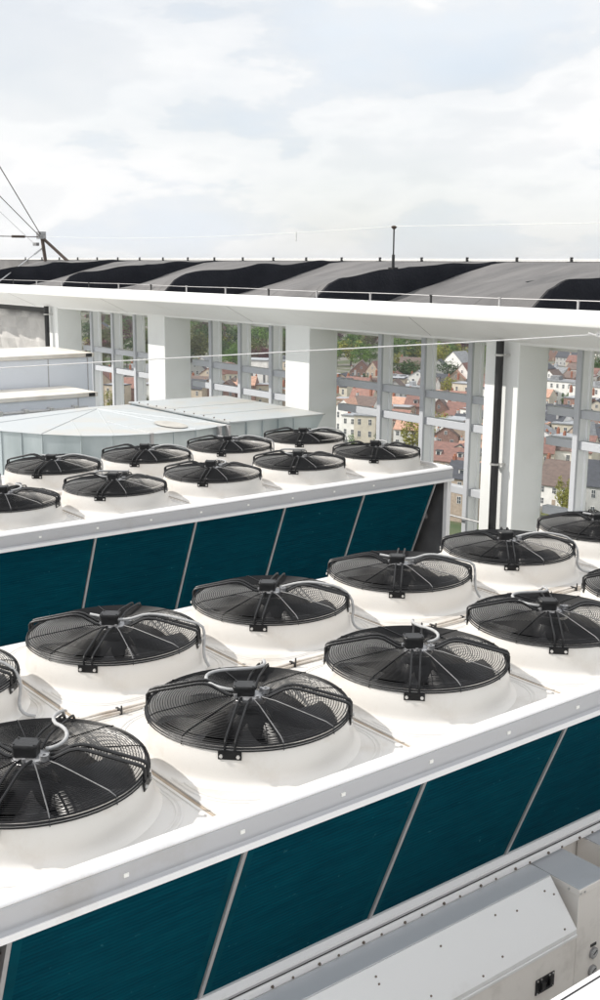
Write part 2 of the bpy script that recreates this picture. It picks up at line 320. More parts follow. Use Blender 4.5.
# ------------------------------------------------------------------ chiller (local: x=0 last fan column, y=0 front row, z=0 grille rim)
SU, SV, NF = 1.1342, 1.3444, 7
XL, XR = -(NF-1)*SU-.605, .605
YF, YB = -.637, SV+.637
ZD = -.187; ZFLOOR = -2.4
COILX = [.381-1.08*k for k in range(8)]
def make_chiller(kind):
    root = empty('rooftop_chiller')
    # deck: one tray per fan pair, with round holes for the shrouds
    n = 64
    b = MB()
    for i in range(NF):
        cx = -i*SU
        for j in range(2):
            cy = j*SV
            x0, x1 = (cx-SU/2+.012 if i < NF-1 else XL+.02), (cx+SU/2-.012 if i else XR-.02)
            y0, y1 = (YF+.012 if j == 0 else SV/2+.055), (SV/2-.055 if j == 0 else YB-.012)
            inner = []; outer = []
            for k in range(n):
                a = 2*PI*k/n; dx, dy = math.cos(a), math.sin(a); inner.append((cx+.55*dx, cy+.55*dy, ZD))
                t = min(((x1-cx)/dx if dx > 1e-9 else (x0-cx)/dx if dx < -1e-9 else 9e9), ((y1-cy)/dy if dy > 1e-9 else (y0-cy)/dy if dy < -1e-9 else 9e9))
                outer.append((cx+t*dx, cy+t*dy, ZD))
            inner = [(min(max(x, x0), x1), min(max(y, y0), y1), z) for x, y, z in inner]
            corners = [(x1, y1), (x0, y1), (x0, y0), (x1, y0)]
            b.add(inner+outer, [(k, (k+1) % n, n+(k+1) % n, n+k) for k in range(n)])
            for (qx, qy) in corners:   # fill the corner triangle
                a = math.atan2(qy-cy, qx-cx) % (2*PI); k = int(a/(2*PI)*n)
                b.add([(qx, qy, ZD), outer[k], outer[(k+1) % n]], [(0, 1, 2)])
            # pressed rounded-square bead round each shroud
            for (hx, q0, q1, rc, w_) in ((SU/2-.046, y0+.045, y1-.03, .30, .0032), (SU/2-.066, y0+.065, y1-.05, .29, .0024)):
                loop = []
                for (sx_, sy_, a0) in ((1, 1, 0), (-1, 1, 90), (-1, -1, 180), (1, -1, 270)):
                    ccx = cx+sx_*(hx-rc); ccy = (q1-rc) if sy_ > 0 else (q0+rc)
                    for q in range(9): a = math.radians(a0+90*q/8); loop.append((ccx+rc*math.cos(a), ccy+rc*math.sin(a), ZD+.001))
                m_ = len(loop); vs = []
                for p in range(m_):
                    A, B_ = Vector(loop[p-1]), Vector(loop[(p+1) % m_]); t_ = (B_-A).normalized(); o_ = Vector((t_.y, -t_.x, 0)); P_ = Vector(loop[p])
                    vs += [P_-o_*w_*2.6, P_-o_*w_*.7+Vector((0, 0, w_)), P_+o_*w_*.7+Vector((0, 0, w_)), P_+o_*w_*2.6]
                b.add(vs, [(4*p+q, 4*p+q+1, 4*((p+1) % m_)+q+1, 4*((p+1) % m_)+q) for p in range(m_) for q in range(3)])
    # longitudinal strip between the rows
    b.box((XL+.02, SV/2-.055, ZD-.02), (XR-.02, SV/2+.055, ZD+.001))
    b.build('deck_panel', M['deck'], root)
    # raised joints between the trays
    for i in range(NF-1):
        cx = -i*SU-SU/2
        for (ya, yb_) in ((YF+.03, SV/2-.06), (SV/2+.06, YB-.03)):
            s = MB(); s.box((cx-.0085, ya, ZD-.03), (cx+.0085, yb_, ZD+.001), 1)
            s.extrude_y([(cx-.030, ZD-.001), (cx-.027, ZD+.006), (cx-.014, ZD+.006), (cx-.012, ZD-.001)], ya, yb_)
            s.extrude_y([(cx+.012, ZD-.001), (cx+.014, ZD+.006), (cx+.024, ZD+.006), (cx+.026, ZD-.001)], ya, yb_)
            s.build('tray_joint', [M['deck'], M['stain']], root)
    # edge flanges
    prof = [(YF-.006, -.186), (YF+.012, -.1875), (YF+.014, ZD-.02), (YF+.01, -.31), (YF-.026, -.318), (YF-.03, -.300), (YF-.008, -.286), (YF-.014, -.192)]
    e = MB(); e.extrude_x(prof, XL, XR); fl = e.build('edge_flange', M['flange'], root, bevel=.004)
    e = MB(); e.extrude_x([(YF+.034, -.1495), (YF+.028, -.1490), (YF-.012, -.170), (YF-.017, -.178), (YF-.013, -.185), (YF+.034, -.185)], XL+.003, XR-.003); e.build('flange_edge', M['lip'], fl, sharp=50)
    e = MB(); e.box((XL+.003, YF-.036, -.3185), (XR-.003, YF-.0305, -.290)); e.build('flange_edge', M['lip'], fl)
    for k in range(13):
        x = -5.056+.555*(k-4)
        if XL+.1 < x < XR-.1:
            t = MB(); t.obox((x, YF-.013, -.236), (.011, 0, 0), (0, .004, .0005), (0, -.0005, .008)); t.build('flange_bolt', M['plug'], fl)
    prof = [(-y+SV, z) for y, z in prof]
    e = MB(); e.extrude_x(prof, XL, XR); e.build('edge_flange', M['lip'], root, bevel=.004)
    for xe, s in ((XL, -1), (XR, 1)):
        e = MB(); e.extrude_y([(xe+s*.004, -.156), (xe-s*.014, -.158), (xe-s*.014, -.312), (xe+s*.012, -.312), (xe+s*.004, -.29)], YF+.002, YB-.002)
        e.build('edge_flange', M['lip'], root, bevel=.003)
    # coils, front bank and its mirror
    zt, zb = -.312, -1.325; yt, yb2 = -.600, -.192
    for side in (0, 1):
        fy = (lambda y: y) if side == 0 else (lambda y: SV-y)
        for k in range(7):
            xa, xb = COILX[k+1]+.014, COILX[k]-.014
            c = MB(); vs = [(xa, fy(yt), zt), (xb, fy(yt), zt), (xb, fy(yb2), zb), (xa, fy(yb2), zb)]
            d = [(x, y+(.06 if side == 0 else -.06), z) for x, y, z in vs]
            c.add(vs+d, [(7, 6, 5, 4), (0, 4, 5, 1), (1, 5, 6, 2), (2, 6, 7, 3), (3, 7, 4, 0)])
            xs = [xa, xa+.045, xb-.045, xb]
            for q in range(3): c.add([(xs[q], fy(yt), zt), (xs[q+1], fy(yt), zt), (xs[q+1], fy(yb2), zb), (xs[q], fy(yb2), zb)], [(0, 1, 2, 3)], 0 if q == 1 else 1)
            c.build('coil_panel', [M['coil'], M['coilb']], root)
        for k in range(8):
            x = COILX[k]; s = MB(); w = .010
            vs = []
            for o in (-.010, .05):
                sg = 1 if side == 0 else -1
                vs += [(x-w, fy(yt)+o*sg, zt), (x+w, fy(yt)+o*sg, zt), (x+w, fy(yb2)+o*sg, zb), (x-w, fy(yb2)+o*sg, zb)]
            s.add(vs, [(0, 1, 2, 3), (7, 6, 5, 4), (0, 4, 5, 1), (1, 5, 6, 2), (2, 6, 7, 3), (3, 7, 4, 0)])
            s.build('coil_seam', M['strip'], root)
    # inner core: dark plate closing the bottom of the V, divider
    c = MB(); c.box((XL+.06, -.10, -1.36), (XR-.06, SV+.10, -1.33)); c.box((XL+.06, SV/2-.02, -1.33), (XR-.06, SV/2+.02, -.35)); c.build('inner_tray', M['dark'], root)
    # corrugated panel at the left end behind the coil gap
    c = MB(); z = zt-.02
    while z > zb:
        yy = yt+(zt-z)/(zt-zb)*(yb2-yt)+.05
        c.extrude_x([(yy-.03, z-.022), (yy+.03, z), (yy+.03, z-.012), (yy-.02, z-.034)], XL+.05, COILX[7]-.016); z -= .045
    c.build('end_louvre', M['insul'], root)
    # end plates and corner posts
    for xe, s in ((XR, -1), (XL, 1)):
        e = MB(); e.box((xe+s*.012, YF+.07, ZFLOOR+.2), (xe+s*.04, YB-.07, -.313)); e.build('end_panel', M['endpl'], root)
        for yy in (YF+.004, YB-.07):
            p = MB(); p.box((xe+s*.002, yy, ZFLOOR), (xe+s*.065, yy+.062, -.314)); p.build('corner_post', M['lip'], root, bevel=.004)
    # base rail with bolts under the coil (front), plain at the back
    r = MB(); r.extrude_x([(-.150, -1.318), (-.208, -1.322), (-.232, -1.345), (-.234, -1.362), (-.205, -1.366), (-.20, -1.45), (-.15, -1.45)], XL+.07, XR-.07)
    rr = r.build('base_rail', M['lip'], root, bevel=.003)
    r = MB(); r.extrude_x([(-.19, -1.372), (-.246, -1.374), (-.252, -1.384), (-.250, -1.418), (-.19, -1.418)], XL+.07, XR-.07, 0)
    r2 = r.build('base_rail', M['lip'], root, bevel=.003)
    q_ = MB(); q_.box((XL+.08, -.2415, -1.3735), (XR-.08, -.2355, -1.3700)); q_.build('dirt_line', M['insul'], r2)
    x = XL+.2
    while x < XR-.2:
        t = MB(); t.tube([(x, -.249, -1.40), (x, -.260, -1.40)], .0085, 6); t.build('rail_bolt', M['bolt2'], r2)
        t = MB(); t.tube([(x+.13, -.249, -1.405), (x+.13, -.257, -1.405)], .007, 6); t.build('rail_bolt', M['bolt2'], r2); x += .30
    r = MB(); r.box((XL+.07, SV+.15, -1.45), (XR-.07, SV+.25, -1.33)); r.build('base_rail', M['lip'], root)
    # base housing
    c = MB(); c.box((XL+.07, -.14, ZFLOOR), (XR-.07, SV+.14, -1.452)); c.build('base_housing', M['cab'], root)
    def hood(xa, xb):
        h = MB(); prof = [(-.205, -1.424), (-.402, -1.430), (-.612, -1.672), (-.612, -1.70), (-.205, -1.70)]
        h.extrude_x(prof, xa, xb); ho = h.build('compressor_hood', [M['hood']], root, bevel=.004)
        t = MB(); t.box((xa+.004, -.400, -1.4275), (xb-.003, -.256, -1.4195)); t.build('hood_top', M['cabtop'], ho, bevel=.002)
        k = MB(); k.box((xa, -.618, -1.722), (xb, -.20, -1.702)); k.build('hood_ledge', M['hood'], ho, bevel=.003)
        d = MB(); d.box((xa, -.610, ZFLOOR+.1), (xb, -.20, -1.724)); d.build('hood_door', M['cab'], ho, bevel=.003)
        # screws on the sloping face
        nrm = Vector((0, -.242, .210)).normalized()
        def onslope(x, u): return Vector((x, -.402+(-.612+.402)*u, -1.430+(-1.672+1.430)*u))
        for (sx, u) in ((-.10, .18), (-.045, .30), (-.36, .26), (-.52, .16), (-.09, .90), (-.60, .80), (-.96, .20), (-.78, .92), (-1.42, .16), (-1.42, .28), (-1.15, .8), (-1.9, .2), (-2.2, .9)):
            if xb+sx < xa+.05: continue
            p = onslope(xb+sx, u); s = MB(); s.tube([p-nrm*.004, p+nrm*.005], .0058, 8); s.build('hood_screw', M['bolt2'], ho)
        # recessed latch
        lx = xb-.265
        q = MB(); q.box((lx-.085, -.616, -1.955), (lx+.075, -.6105, -1.86), 0)
        q.box((lx-.055, -.630, -1.94), (lx+.045, -.617, -1.925), 0); q.box((lx-.05, -.634, -1.925), (lx-.02, -.617, -1.88), 0); q.box((lx+.02, -.634, -1.925), (lx+.045, -.617, -1.88), 0)
        for bx_ in (-.072, -.04, .03, .062):
            for bz in (-1.948, -1.867): q.tube([(lx+bx_, -.616, bz), (lx+bx_, -.620, bz)], .006, 6, 1)
        q.build('door_latch', [M['blk'], M['bolt']], ho)
    hood(-6.2, -3.765)
    hood(-2.60, -.6)
    # gauge cabinet beside the hood
    def gcab(xa, xb, gauges):
        h = MB(); h.box((xa, -.575, -1.505), (xb, -.150, -1.462)); g = h.build('gauge_cabinet', M['cab'], root, bevel=.004)
        t = MB(); t.box((xa+.003, -.572, -1.4615), (xb-.003, -.150, -1.456)); t.build('cabinet_lid', M['cabtop'], g, bevel=.002)
        d = MB(); d.box((xa+.008, -.568, ZFLOOR+.1), (xb-.004, -.150, -1.507)); d.build('cabinet_body', M['cab'], g, bevel=.003)
        for x in (xa+.012, xa+.05, xb-.02):
            s = MB(); s.tube([(x, -.575, -1.484), (x, -.581, -1.484)], .008, 8); s.build('cabinet_screw', M['bolt'], g)
        s = MB(); s.tube([(xa, -.50, -1.484), (xa-.006, -.50, -1.484)], .008, 8); s.build('cabinet_screw', M['bolt'], g)
        if gauges:
            for gz in (-1.942, -2.062):
                q = MB(); cx = xa+.180
                N = 24
                def disc(rad, y0, y1, mi): q.tube([(cx, y0, gz), (cx, y1, gz)], rad, N, mi)
                disc(.036, -.568, -.580, 0); disc(.030, -.580, -.5825, 1)
                q.obox((cx+.004, -.584, gz+.004), (.016, 0, .010), (0, .001, 0), (-.002, 0, .003), 2)
                for k in range(9):
                    a = math.radians(-225+30*k+0); q.obox((cx+.024*math.cos(a), -.5832, gz+.024*math.sin(a)), (.003*math.cos(a), 0, .003*math.sin(a)), (0, .0006, 0), (-.0012*math.sin(a), 0, .0012*math.cos(a)), 2)
                q.build('pressure_gauge', [M['mot'], M['gauge'], M['blk']], g)
            for gz, w in ((-1.888, .026), (-2.112, .022)):
                q = MB(); q.obox((xa+.178, -.5705, gz), (w, 0, 0), (0, .002, 0), (0, 0, .009)); q.build('gauge_tag', M['blk'], g)
    gcab(-3.715, -3.415, True)
    # cabinet further right, beyond the recess
    h = MB(); h.box((-3.19, -.60, ZFLOOR+.1), (-2.62, -.15, -1.47)); g = h.build('side_cabinet', M['cab'], root, bevel=.004)
    t = MB(); t.box((-3.187, -.597, -1.4695), (-2.623, -.15, -1.462)); t.build('cabinet_lid', M['cabtop'], g, bevel=.002)
    # conduits along the deck between the rows, with clips
    for (y, r_, z) in ((SV/2-.020, .0075, ZD+.012), (SV/2+.010, .0085, ZD+.014)):
        p = MB(); pts = []
        N = 60
        for i in range(N+1):
            x = XL+.1+(XR-XL-.2)*i/N; pts.append((x, y+.006*math.sin(i*1.7), z+.002*math.sin(i*.9)))
        p.tube(pts, r_, 8); p.build('deck_conduit', M['pipe'], root)
    x = XL+.25; k = 0
    while x < XR-.1:
        c = MB(); c.box((x-.006, SV/2-.030, ZD+.001), (x+.006, SV/2+.020, ZD+.026)); c.box((x-.004, SV/2-.036, ZD), (x+.004, SV/2-.031, ZD+.042+.008*(k % 3)))
        c.build('conduit_clip', M['blk'], root); x += .285; k += 1
    # fans
    rnd = random.Random(5 if kind else 9)
    for i in range(NF):
        for j in range(2):
            f = link('fan', FM['fan'], root, (-i*SU, j*SV, 0))
            link('fan_grille', FM['fan_grille'], f).scale = (.968, .968, .96)
            for nm in ('front', 'right', 'back', 'left'): link('support_arm', FM['arm_'+nm], f).scale = (.972, .972, .95)
            link('fan_blades', FM['fan_blades'], f, rz=rnd.uniform(0, 6.28))
            tw = rnd.uniform(-.10, .10); link('motor', FM['motor'], f, rz=rnd.uniform(-.5, .5)); link('terminal_box', FM['terminal_box'], f, rz=tw).scale = (1, 1, rnd.uniform(.9, 1.05))
            if j == 0: ck = 'A1' if i % 2 == 0 else 'A0'
            else: ck = 'B0' if i % 2 == 1 else 'B1'
            link('conduit', CM[ck], f)
    return root
near = make_chiller(0); near.location = (8.615, 4.133, -2.1)
tag(near, 'near white chiller with dark teal coils below, compressor cabinets along its foot', 'chiller', 'rooftop chillers with twin rows of fans')
far = copy_tree(near); far.location = (8.495, 9.369, -2.1)
tag(far, 'farther white chiller, standing between the near one and the grey duct', 'chiller', 'rooftop chillers with twin rows of fans')

# foreground white lid in the bottom right corner
wb = empty('metal_cabinet', (0, 0, 0)); tag(wb, 'white flat cabinet lid with black gasket line, cut off in bottom right corner', 'cabinet')
b = MB(); b.box((2.2, 1.2, -3.16), (6.0, 2.645, -3.11)); b.build('lid', M['lip'], wb, bevel=.004)
b = MB(); b.box((2.2, 2.608, -3.1095), (6.0, 2.614, -3.106)); b.build('gasket', M['blk'], wb)
b = MB(); b.box((2.23, 1.2, -4.5), (5.97, 2.62, -3.162)); b.build('body', M['cab'], wb)

# ------------------------------------------------------------------ terrace floor
b = MB(); b.box((-14, -10, -6.5), (10.95, 34, -4.5)); o = b.build('terrace_floor', M['floor']); tag(o, kind='structure')

# ------------------------------------------------------------------ colonnade
col = empty('rooftop_colonnade', (10, 12, -4.5)); tag(col, 'white concrete colonnade with square pillars, mullion grid and felt covered canopy', 'colonnade')
def cpart(b, name, m, parent=None, **k):
    o = b.build(name, m, parent or col, **k)
    if parent is None: o.location = (-10, -12, 4.5)
    return o
PIL = [(8.59, 9.12), (12.51, 13.08), (16.50, 17.07), (20.60, 21.17), (24.6, 25.17), (4.6, 5.13), (.6, 1.13), (28.7, 29.2)]
for a, b_ in PIL:
    b = MB(); b.box((10.0, a, -4.5), (10.53, b_, -.70)); cpart(b, 'pillar', M['pillar'], bevel=.012)
for k in range(-9, 24):
    y = 8.12+.86*k
    if any(a-.1 < y < b_+.1 for a, b_ in PIL) or y > 21.2: continue
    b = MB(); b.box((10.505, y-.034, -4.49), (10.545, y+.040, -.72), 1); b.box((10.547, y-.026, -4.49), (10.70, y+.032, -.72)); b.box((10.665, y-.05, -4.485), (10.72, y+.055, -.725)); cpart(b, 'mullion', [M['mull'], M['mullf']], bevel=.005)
for z, t in ((-1.645, .10), (-2.015, .10), (-2.87, .10)):
    ys = [0]+sorted([v for p in PIL for v in p if 0 < v < 30])
    for (ya, yb_) in ((5.13, 8.59), (9.12, 12.51), (13.08, 16.50), (17.07, 20.60), (1.13, 4.6)):
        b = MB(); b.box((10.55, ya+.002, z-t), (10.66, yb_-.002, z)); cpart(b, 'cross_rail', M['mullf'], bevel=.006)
for (ya, yb_) in ((5.13, 8.59), (9.12, 12.51), (13.08, 16.50), (17.07, 20.60)):
    b = MB(); b.tube([(10.45, ya, -3.25), (10.45, yb_, -3.25)], .014, 8); cpart(b, 'safety_bar', M['steel'])
# canopy beam: lit upright edge, face sloping in to the pillar heads
Y0, Y1 = -4, 34
b = MB()
prof = [(9.25, -.433), (9.25, -.582), (9.262, -.60), (10.0, -.868), (10.02, -.90), (10.75, -.90), (10.75, -.76), (9.95, -.76), (9.36, -.56), (9.33, -.433)]
b.extrude_y(prof, Y0, Y1); bm_ = cpart(b, 'canopy_beam', M['soffit'], bevel=.006)
# hairline joints slanting across the soffit
for y in (21.25, 17.4, 13.55, 9.7, 5.9):
    s = MB(); s.tube([(9.264, y, -.6005), (9.999, y+.35, -.868)], .0035, 5); cpart(s, 'beam_joint', M['strip'])
# canopy roof: stepped felt bays
def interp(tab, x):
    for (a, za), (b_, zb_) in zip(tab, tab[1:]):
        if x <= b_: t = (x-a)/(b_-a); return za+(zb_-za)*t
    return tab[-1][1]
TOP = [(9.34, -.50), (9.45, -.41), (9.62, -.25), (9.85, -.165), (10.66, -.085), (11.1, -.035), (11.25, -.005), (11.7, -.012), (12.1, .035), (12.7, .058), (13.5, .062)]
LOW = [(9.34, -.53), (9.6, -.60), (9.95, -.66), (10.9, -.45), (12.0, -.155), (12.7, .02), (13.1, .055), (13.5, .062)]
STEPS = [.35, 4.2, 8.0, 11.67, 15.37, 19.35, 23.2, 27.1]
NX, NY = 46, 26
rr = random.Random(3)
for k in range(len(STEPS)-1):
    ya, yb_ = STEPS[k], STEPS[k+1]
    g = MB(); vs = []
    for i in range(NX+1):
        x = 9.34+(13.5-9.34)*i/NX
        wob = (.09*math.sin(x*1.9+k*1.9)+.03*math.sin(x*6.1+k))*min(1, (x-9.34)/.6)
        zt_ = interp(TOP, x+.10*math.sin(k*2.1))+.018*math.sin(x*5.3+k*2.7)*(1 if 9.8 < x < 12.8 else 0); zl = interp(LOW, x)
        for j in range(NY+1):
            v = j/NY; y = ya+wob*(1-v)+(yb_-ya-.001)*v
            s = (1-v)**1.15
            z = zl+(zt_-zl)*s+.006*math.sin(y*3.1+x*2)*math.sin(x*1.7+k)*min(1, (13.5-x))
            vs.append((x, y, z))
    g.add(vs, [(i*(NY+1)+j, i*(NY+1)+j+1, (i+1)*(NY+1)+j+1, (i+1)*(NY+1)+j) for i in range(NX) for j in range(NY)])
    cpart(g, 'roof_felt', M['felt'], sharp=60)
    # upstand on the low side of the step
    u = MB(); vs = []
    for i in range(NX+1):
        x = 9.34+(13.5-9.34)*i/NX; wob = (.09*math.sin(x*1.9+k*1.9)+.03*math.sin(x*6.1+k))*min(1, (x-9.34)/.6)
        zt_ = interp(TOP, x+.10*math.sin(k*2.1))+.018*math.sin(x*5.3+k*2.7)*(1 if 9.8 < x < 12.8 else 0); zl = interp(LOW, x)
        h = max(zt_-zl, 0)
        vs += [(x, ya+wob-.03-.22*h, zl-.02), (x, ya+wob-.02-.05*h, zl+h*.55), (x, ya+wob-.012, zt_-.012*min(1, h*9)), (x, ya+wob+.02, zt_+.004*min(1, h*9))]
    u.add(vs, [(i*4+j, i*4+j+1, (i+1)*4+j+1, (i+1)*4+j) for i in range(NX) for j in range(3)])
    cpart(u, 'roof_upstand', M['bitu'], sharp=60)
# felt patches and lap seams
for (px, py_, w, l) in ((11.3, 10.9, .05, .3),):
    s = MB(); N = 8; vs = []
    for i in range(N+1):
        t = i/N; vs += [(11.0+.35*t, 9.25-.15*t, -.23+.05*t+.055*math.sin(PI*t)), (11.0+.35*t, 9.42-.15*t, -.19+.05*t)]
    s.add(vs, [(2*i, 2*i+1, 2*i+3, 2*i+2) for i in range(N)]); cpart(s, 'felt_blister', M['bitu'])
b = MB(); b.box((13.5, Y0, -.6), (13.56, Y1, .072)); cpart(b, 'roof_edge', M['felt'])
b = MB(); b.box((13.57, Y0, .02), (13.60, Y1, .115)); cpart(b, 'edge_trim', M['pale'])
# underside closing sheet so that the canopy has thickness
b = MB(); b.extrude_y([(10.76, -.90), (13.5, -.35), (13.5, -.60), (10.76, -1.0)], Y0, Y1); cpart(b, 'canopy_soffit', M['soffit'])
# lightning conductor wires with their clips
for X_, z_, st, off, mm in ((9.38, -.345, 1.07, .1, 'pale'), (13.45, .10, 1.05, .35, 'pale')):
    b = MB(); b.tube([(X_, y, z_+.004*math.sin(y*2)) for y in [Y0+i*.5 for i in range(int((Y1-Y0)*2)+1)]], .005 if X_ < 10 else .006, 6)
    w = cpart(b, 'conductor_wire', M['strip'] if X_ < 10 else M[mm])
    y = 4.0+off
    while y < 30:
        c = MB()
        if X_ < 10: c.box((X_-.008, y-.011, -.45), (X_+.008, y+.011, z_-.010)); c.box((X_-.012, y-.016, z_-.010), (X_+.012, y+.016, z_+.010))
        else: c.box((X_-.05, y-.05, .055), (X_+.05, y+.05, .072)); c.box((X_-.015, y-.018, .072), (X_+.015, y+.018, .135))
        c.build('wire_clip', M['blk'] if X_ > 10 or int(y) % 3 == 0 else M['strip'], w); y += st
# drain pipes on the pillars
for y in (8.80, 20.86):
    b = MB(); b.tube([(9.895, y, -4.4), (9.895, y, -.86)], .047, 16); d = cpart(b, 'drain_pipe', M['drain'])
    for z in (-1.02, -2.32, -3.6):
        c = MB(); c.lathe([(.052, -.012), (.058, -.012), (.058, .012), (.052, .012)], 20, (9.895, y, z), closed=True); c.box((9.90, y-.075, z-.011), (10.0, y-.045, z+.011)); c.box((9.90, y+.045, z-.011), (10.0, y+.075, z+.011)); c.build('pipe_clamp', M['bolt'], d)

# crinkled membrane screen closing the bay at far left
scn = empty('membrane_screen', (10.2, 23, -4.5)); tag(scn, 'crinkled grey membrane screen under a dark rail, far left behind the cabinets', 'screen')
b = MB(); NX_, NY_ = 14, 10; vs = []; r_ = random.Random(4)
for i in range(NX_+1):
    for j in range(NY_+1):
        vs.append((r_.uniform(-.10, .10), -1.75+3.6*i/NX_-.0, 1.2+2.38*j/NY_))
b.add(vs, [(i*(NY_+1)+j, i*(NY_+1)+j+1, (i+1)*(NY_+1)+j+1, (i+1)*(NY_+1)+j) for i in range(NX_) for j in range(NY_)])
o = b.build('membrane', M['foil'], scn, sharp=5); sol = o.modifiers.new('thick', 'SOLIDIFY'); sol.thickness = .02
b = MB(); b.box((-.12, -1.80, 3.50), (.02, 1.9, 3.62)); b.box((-.06, -1.84, .0), (.06, -1.76, 3.62)); b.build('frame', M['blk'], scn)

# ------------------------------------------------------------------ ducts and plant cabinets at left
du = empty('air_duct', (7.6, 12.6, -4.5)); tag(du, 'large galvanised duct with flat white lid and rounded seamed end behind the far chiller', 'duct')
ZT = -1.98
def dpart(b, name, m, par=None, **k):
    o = b.build(name, m, par or du, **k)
    if par is None: o.location = (-7.6, -12.6, 4.5)
    return o
right = [(7.95, 11.56), (9.45, 11.50), (9.53, 13.98), (7.95, 14.1)]
rbot = [(7.95, 11.57), (9.16, 11.52), (9.24, 13.7), (7.95, 13.8)]
b = MB(); vs = [(x, y, ZT-.012) for x, y in right]+[(x, y, -2.45) for x, y in rbot]+[(x, y, -3.6) for x, y in rbot]
b.add(vs, [(i, (i+1) % 4, 4+(i+1) % 4, 4+i) for i in range(4)]+[(4+i, 4+(i+1) % 4, 8+(i+1) % 4, 8+i) for i in range(4)]); dpart(b, 'duct_wall', M['galv'])
b = MB(); b.extrude_z([(7.93, 11.545), (9.465, 11.485), (9.545, 14.0), (7.93, 14.12)], ZT-.012, ZT+.006); dpart(b, 'duct_lid', M['ducttop'])
left = [(7.90, 11.56), (7.364, 11.44), (6.74, 11.47), (6.3, 11.60), (5.981, 11.81), (5.665, 12.2), (5.378, 12.73), (5.2, 13.25), (5.35, 13.8), (7.3, 14.15), (7.9, 14.1)]
b = MB(); n = len(left); vs = [(x, y, ZT-.03) for x, y in left]+[(x, y, -3.6) for x, y in left]
b.add(vs, [(i, (i+1) % n, n+(i+1) % n, n+i) for i in range(n)]); dpart(b, 'duct_wall', M['galv'], sharp=5)
b = MB(); apex = (7.2, 13.7, ZT+.0)
vs = [(x+(x-7)*.01, y-.03 if y < 13 else y, ZT-.028) for x, y in left]+[apex]; b.add(vs, [(i, (i+1) % n, n) for i in range(n)]); dpart(b, 'duct_lid', M['ducttop'], sharp=1)
# standing seams on the wall and rolled edges
for i in range(len(left)-1):
    if i > 6: break
    (xa, ya), (xb, yb_) = left[i], left[i+1]
    L_ = math.hypot(xb-xa, yb_-ya); m_ = max(1, int(L_/.30))
    for q in range(m_):
        t = q/m_; x, y = xa+(xb-xa)*t, ya+(yb_-ya)*t
        c = MB(); c.box((x-.008, y-.012, -3.5), (x+.008, y+.01, ZT-.035)); dpart(c, 'wall_seam', M['galv'])
for q in range(1, 6):
    x = 7.95+.25*q; c = MB(); c.box((x-.006, 11.53-.04*(x-7.95)/1.5, -3.4), (x+.006, 11.56, ZT-.02))
    if x < 9.1: dpart(c, 'wall_seam', M['galv'])
for x in (7.74, 7.88, 6.74): 
    c = MB(); c.box((x-.018, 11.46 if x > 7 else 11.44, -3.3), (x+.018, 11.53 if x > 7 else 11.49, ZT-.02)); dpart(c, 'duct_clamp', M['strip'])
# bolted flange across the lid
c = MB(); c.obox((7.93, 12.80, ZT+.010), (.006, 0, 0), (0, 1.27, 0), (0, 0, .009)); fl = dpart(c, 'lid_flange', M['ducttop'])
for q in range(11):
    c = MB(); c.tube([(7.93, 11.65+.24*q, ZT+.017), (7.93, 11.65+.24*q, ZT+.034)], .009, 6); c.build('flange_bolt', M['bolt2'], fl)
M['rust'] = mat('lid_patch', (.47, .45, .41), .6, 0, .2, 5)
c = MB(); N = 14; c.add([(7.28+.16*math.cos(2*PI*k/N), 11.9+.32*math.sin(2*PI*k/N), ZT-.016+.05*(math.sin(2*PI*k/N)*.32+.36)/2.4) for k in range(N)], [tuple(range(N))]); dpart(c, 'lid_patch', M['rust'])

# standing seams on the rounded lid
for (xa, ya, xb, yb_) in ((7.2, 13.7, 7.364, 11.44), (7.2, 13.7, 6.3, 11.60), (7.2, 13.7, 5.665, 12.2), (7.2, 13.7, 5.2, 13.25), (7.2, 13.7, 7.90, 11.56), (6.75, 12.6, 6.74, 11.47), (6.45, 13.0, 5.981, 11.81)):
    c = MB(); za = ZT if (xa, ya) == (7.2, 13.7) else ZT-.012
    c.tube([(xa, ya, za), (xb, yb_, ZT-.026)], .006, 4); dpart(c, 'lid_seam', M['ducttop'])
for (xa, ya, xb, yb_) in ((7.97, 12.3, 9.46, 12.25), (7.97, 13.1, 9.49, 13.05)):
    c = MB(); c.tube([(xa, ya, ZT+.006), (xb, yb_, ZT+.006)], .006, 4); dpart(c, 'lid_seam', M['ducttop'])
def plant_cab(name, x0, x1, y0, y1, z0, z1, label, vents):
    t = empty(name, ((x0+x1)/2, y0, z0)); tag(t, label, 'cabinet', 'white plant cabinets at left'); o_ = Vector(((x0+x1)/2, y0, z0))
    def a(b, nm, m, **k): o = b.build(nm, m, t, **k); o.location = -o_; return o
    b = MB(); b.box((x0+.03, y0+.03, z0), (x1-.03, y1-.03, z1-.07)); a(b, 'cabinet_body', M['pcab'], bevel=.006)
    b = MB(); b.box((x0, y0, z1-.068), (x1, y1, z1)); a(b, 'cabinet_lid', M['pcabt'], bevel=.006)
    b = MB(); b.box((x1-.16, y0-.004, z1-.062), (x1-.05, y0+.002, z1-.006)); a(b, 'corner_vent', M['blk'])
    for x in vents:
        b = MB(); b.box((x-.006, y0+.022, z0), (x+.006, y0+.031, z1-.075)); a(b, 'panel_joint', M['strip'])
    return t, a
t, a = plant_cab('plant_cabinet', 3.0, 9.0, 17.17, 18.9, -4.5, -1.51, 'taller white plant cabinet with flat beige lid, left in front of the pillar', (7.0, 8.15, 8.88))
t, a = plant_cab('plant_cabinet', 3.0, 8.44, 16.02, 17.165, -4.5, -2.04, 'lower white plant cabinet with stained lid, at the foot of the taller one', (8.1,))
b = MB(); b.tube([(4.0, 15.92, -2.26), (8.2, 15.92, -2.26)], .022, 8); b.tube([(4.0, 15.90, -2.36), (8.3, 15.90, -2.36)], .03, 8); a(b, 'pipe', M['steel'])
b = MB()
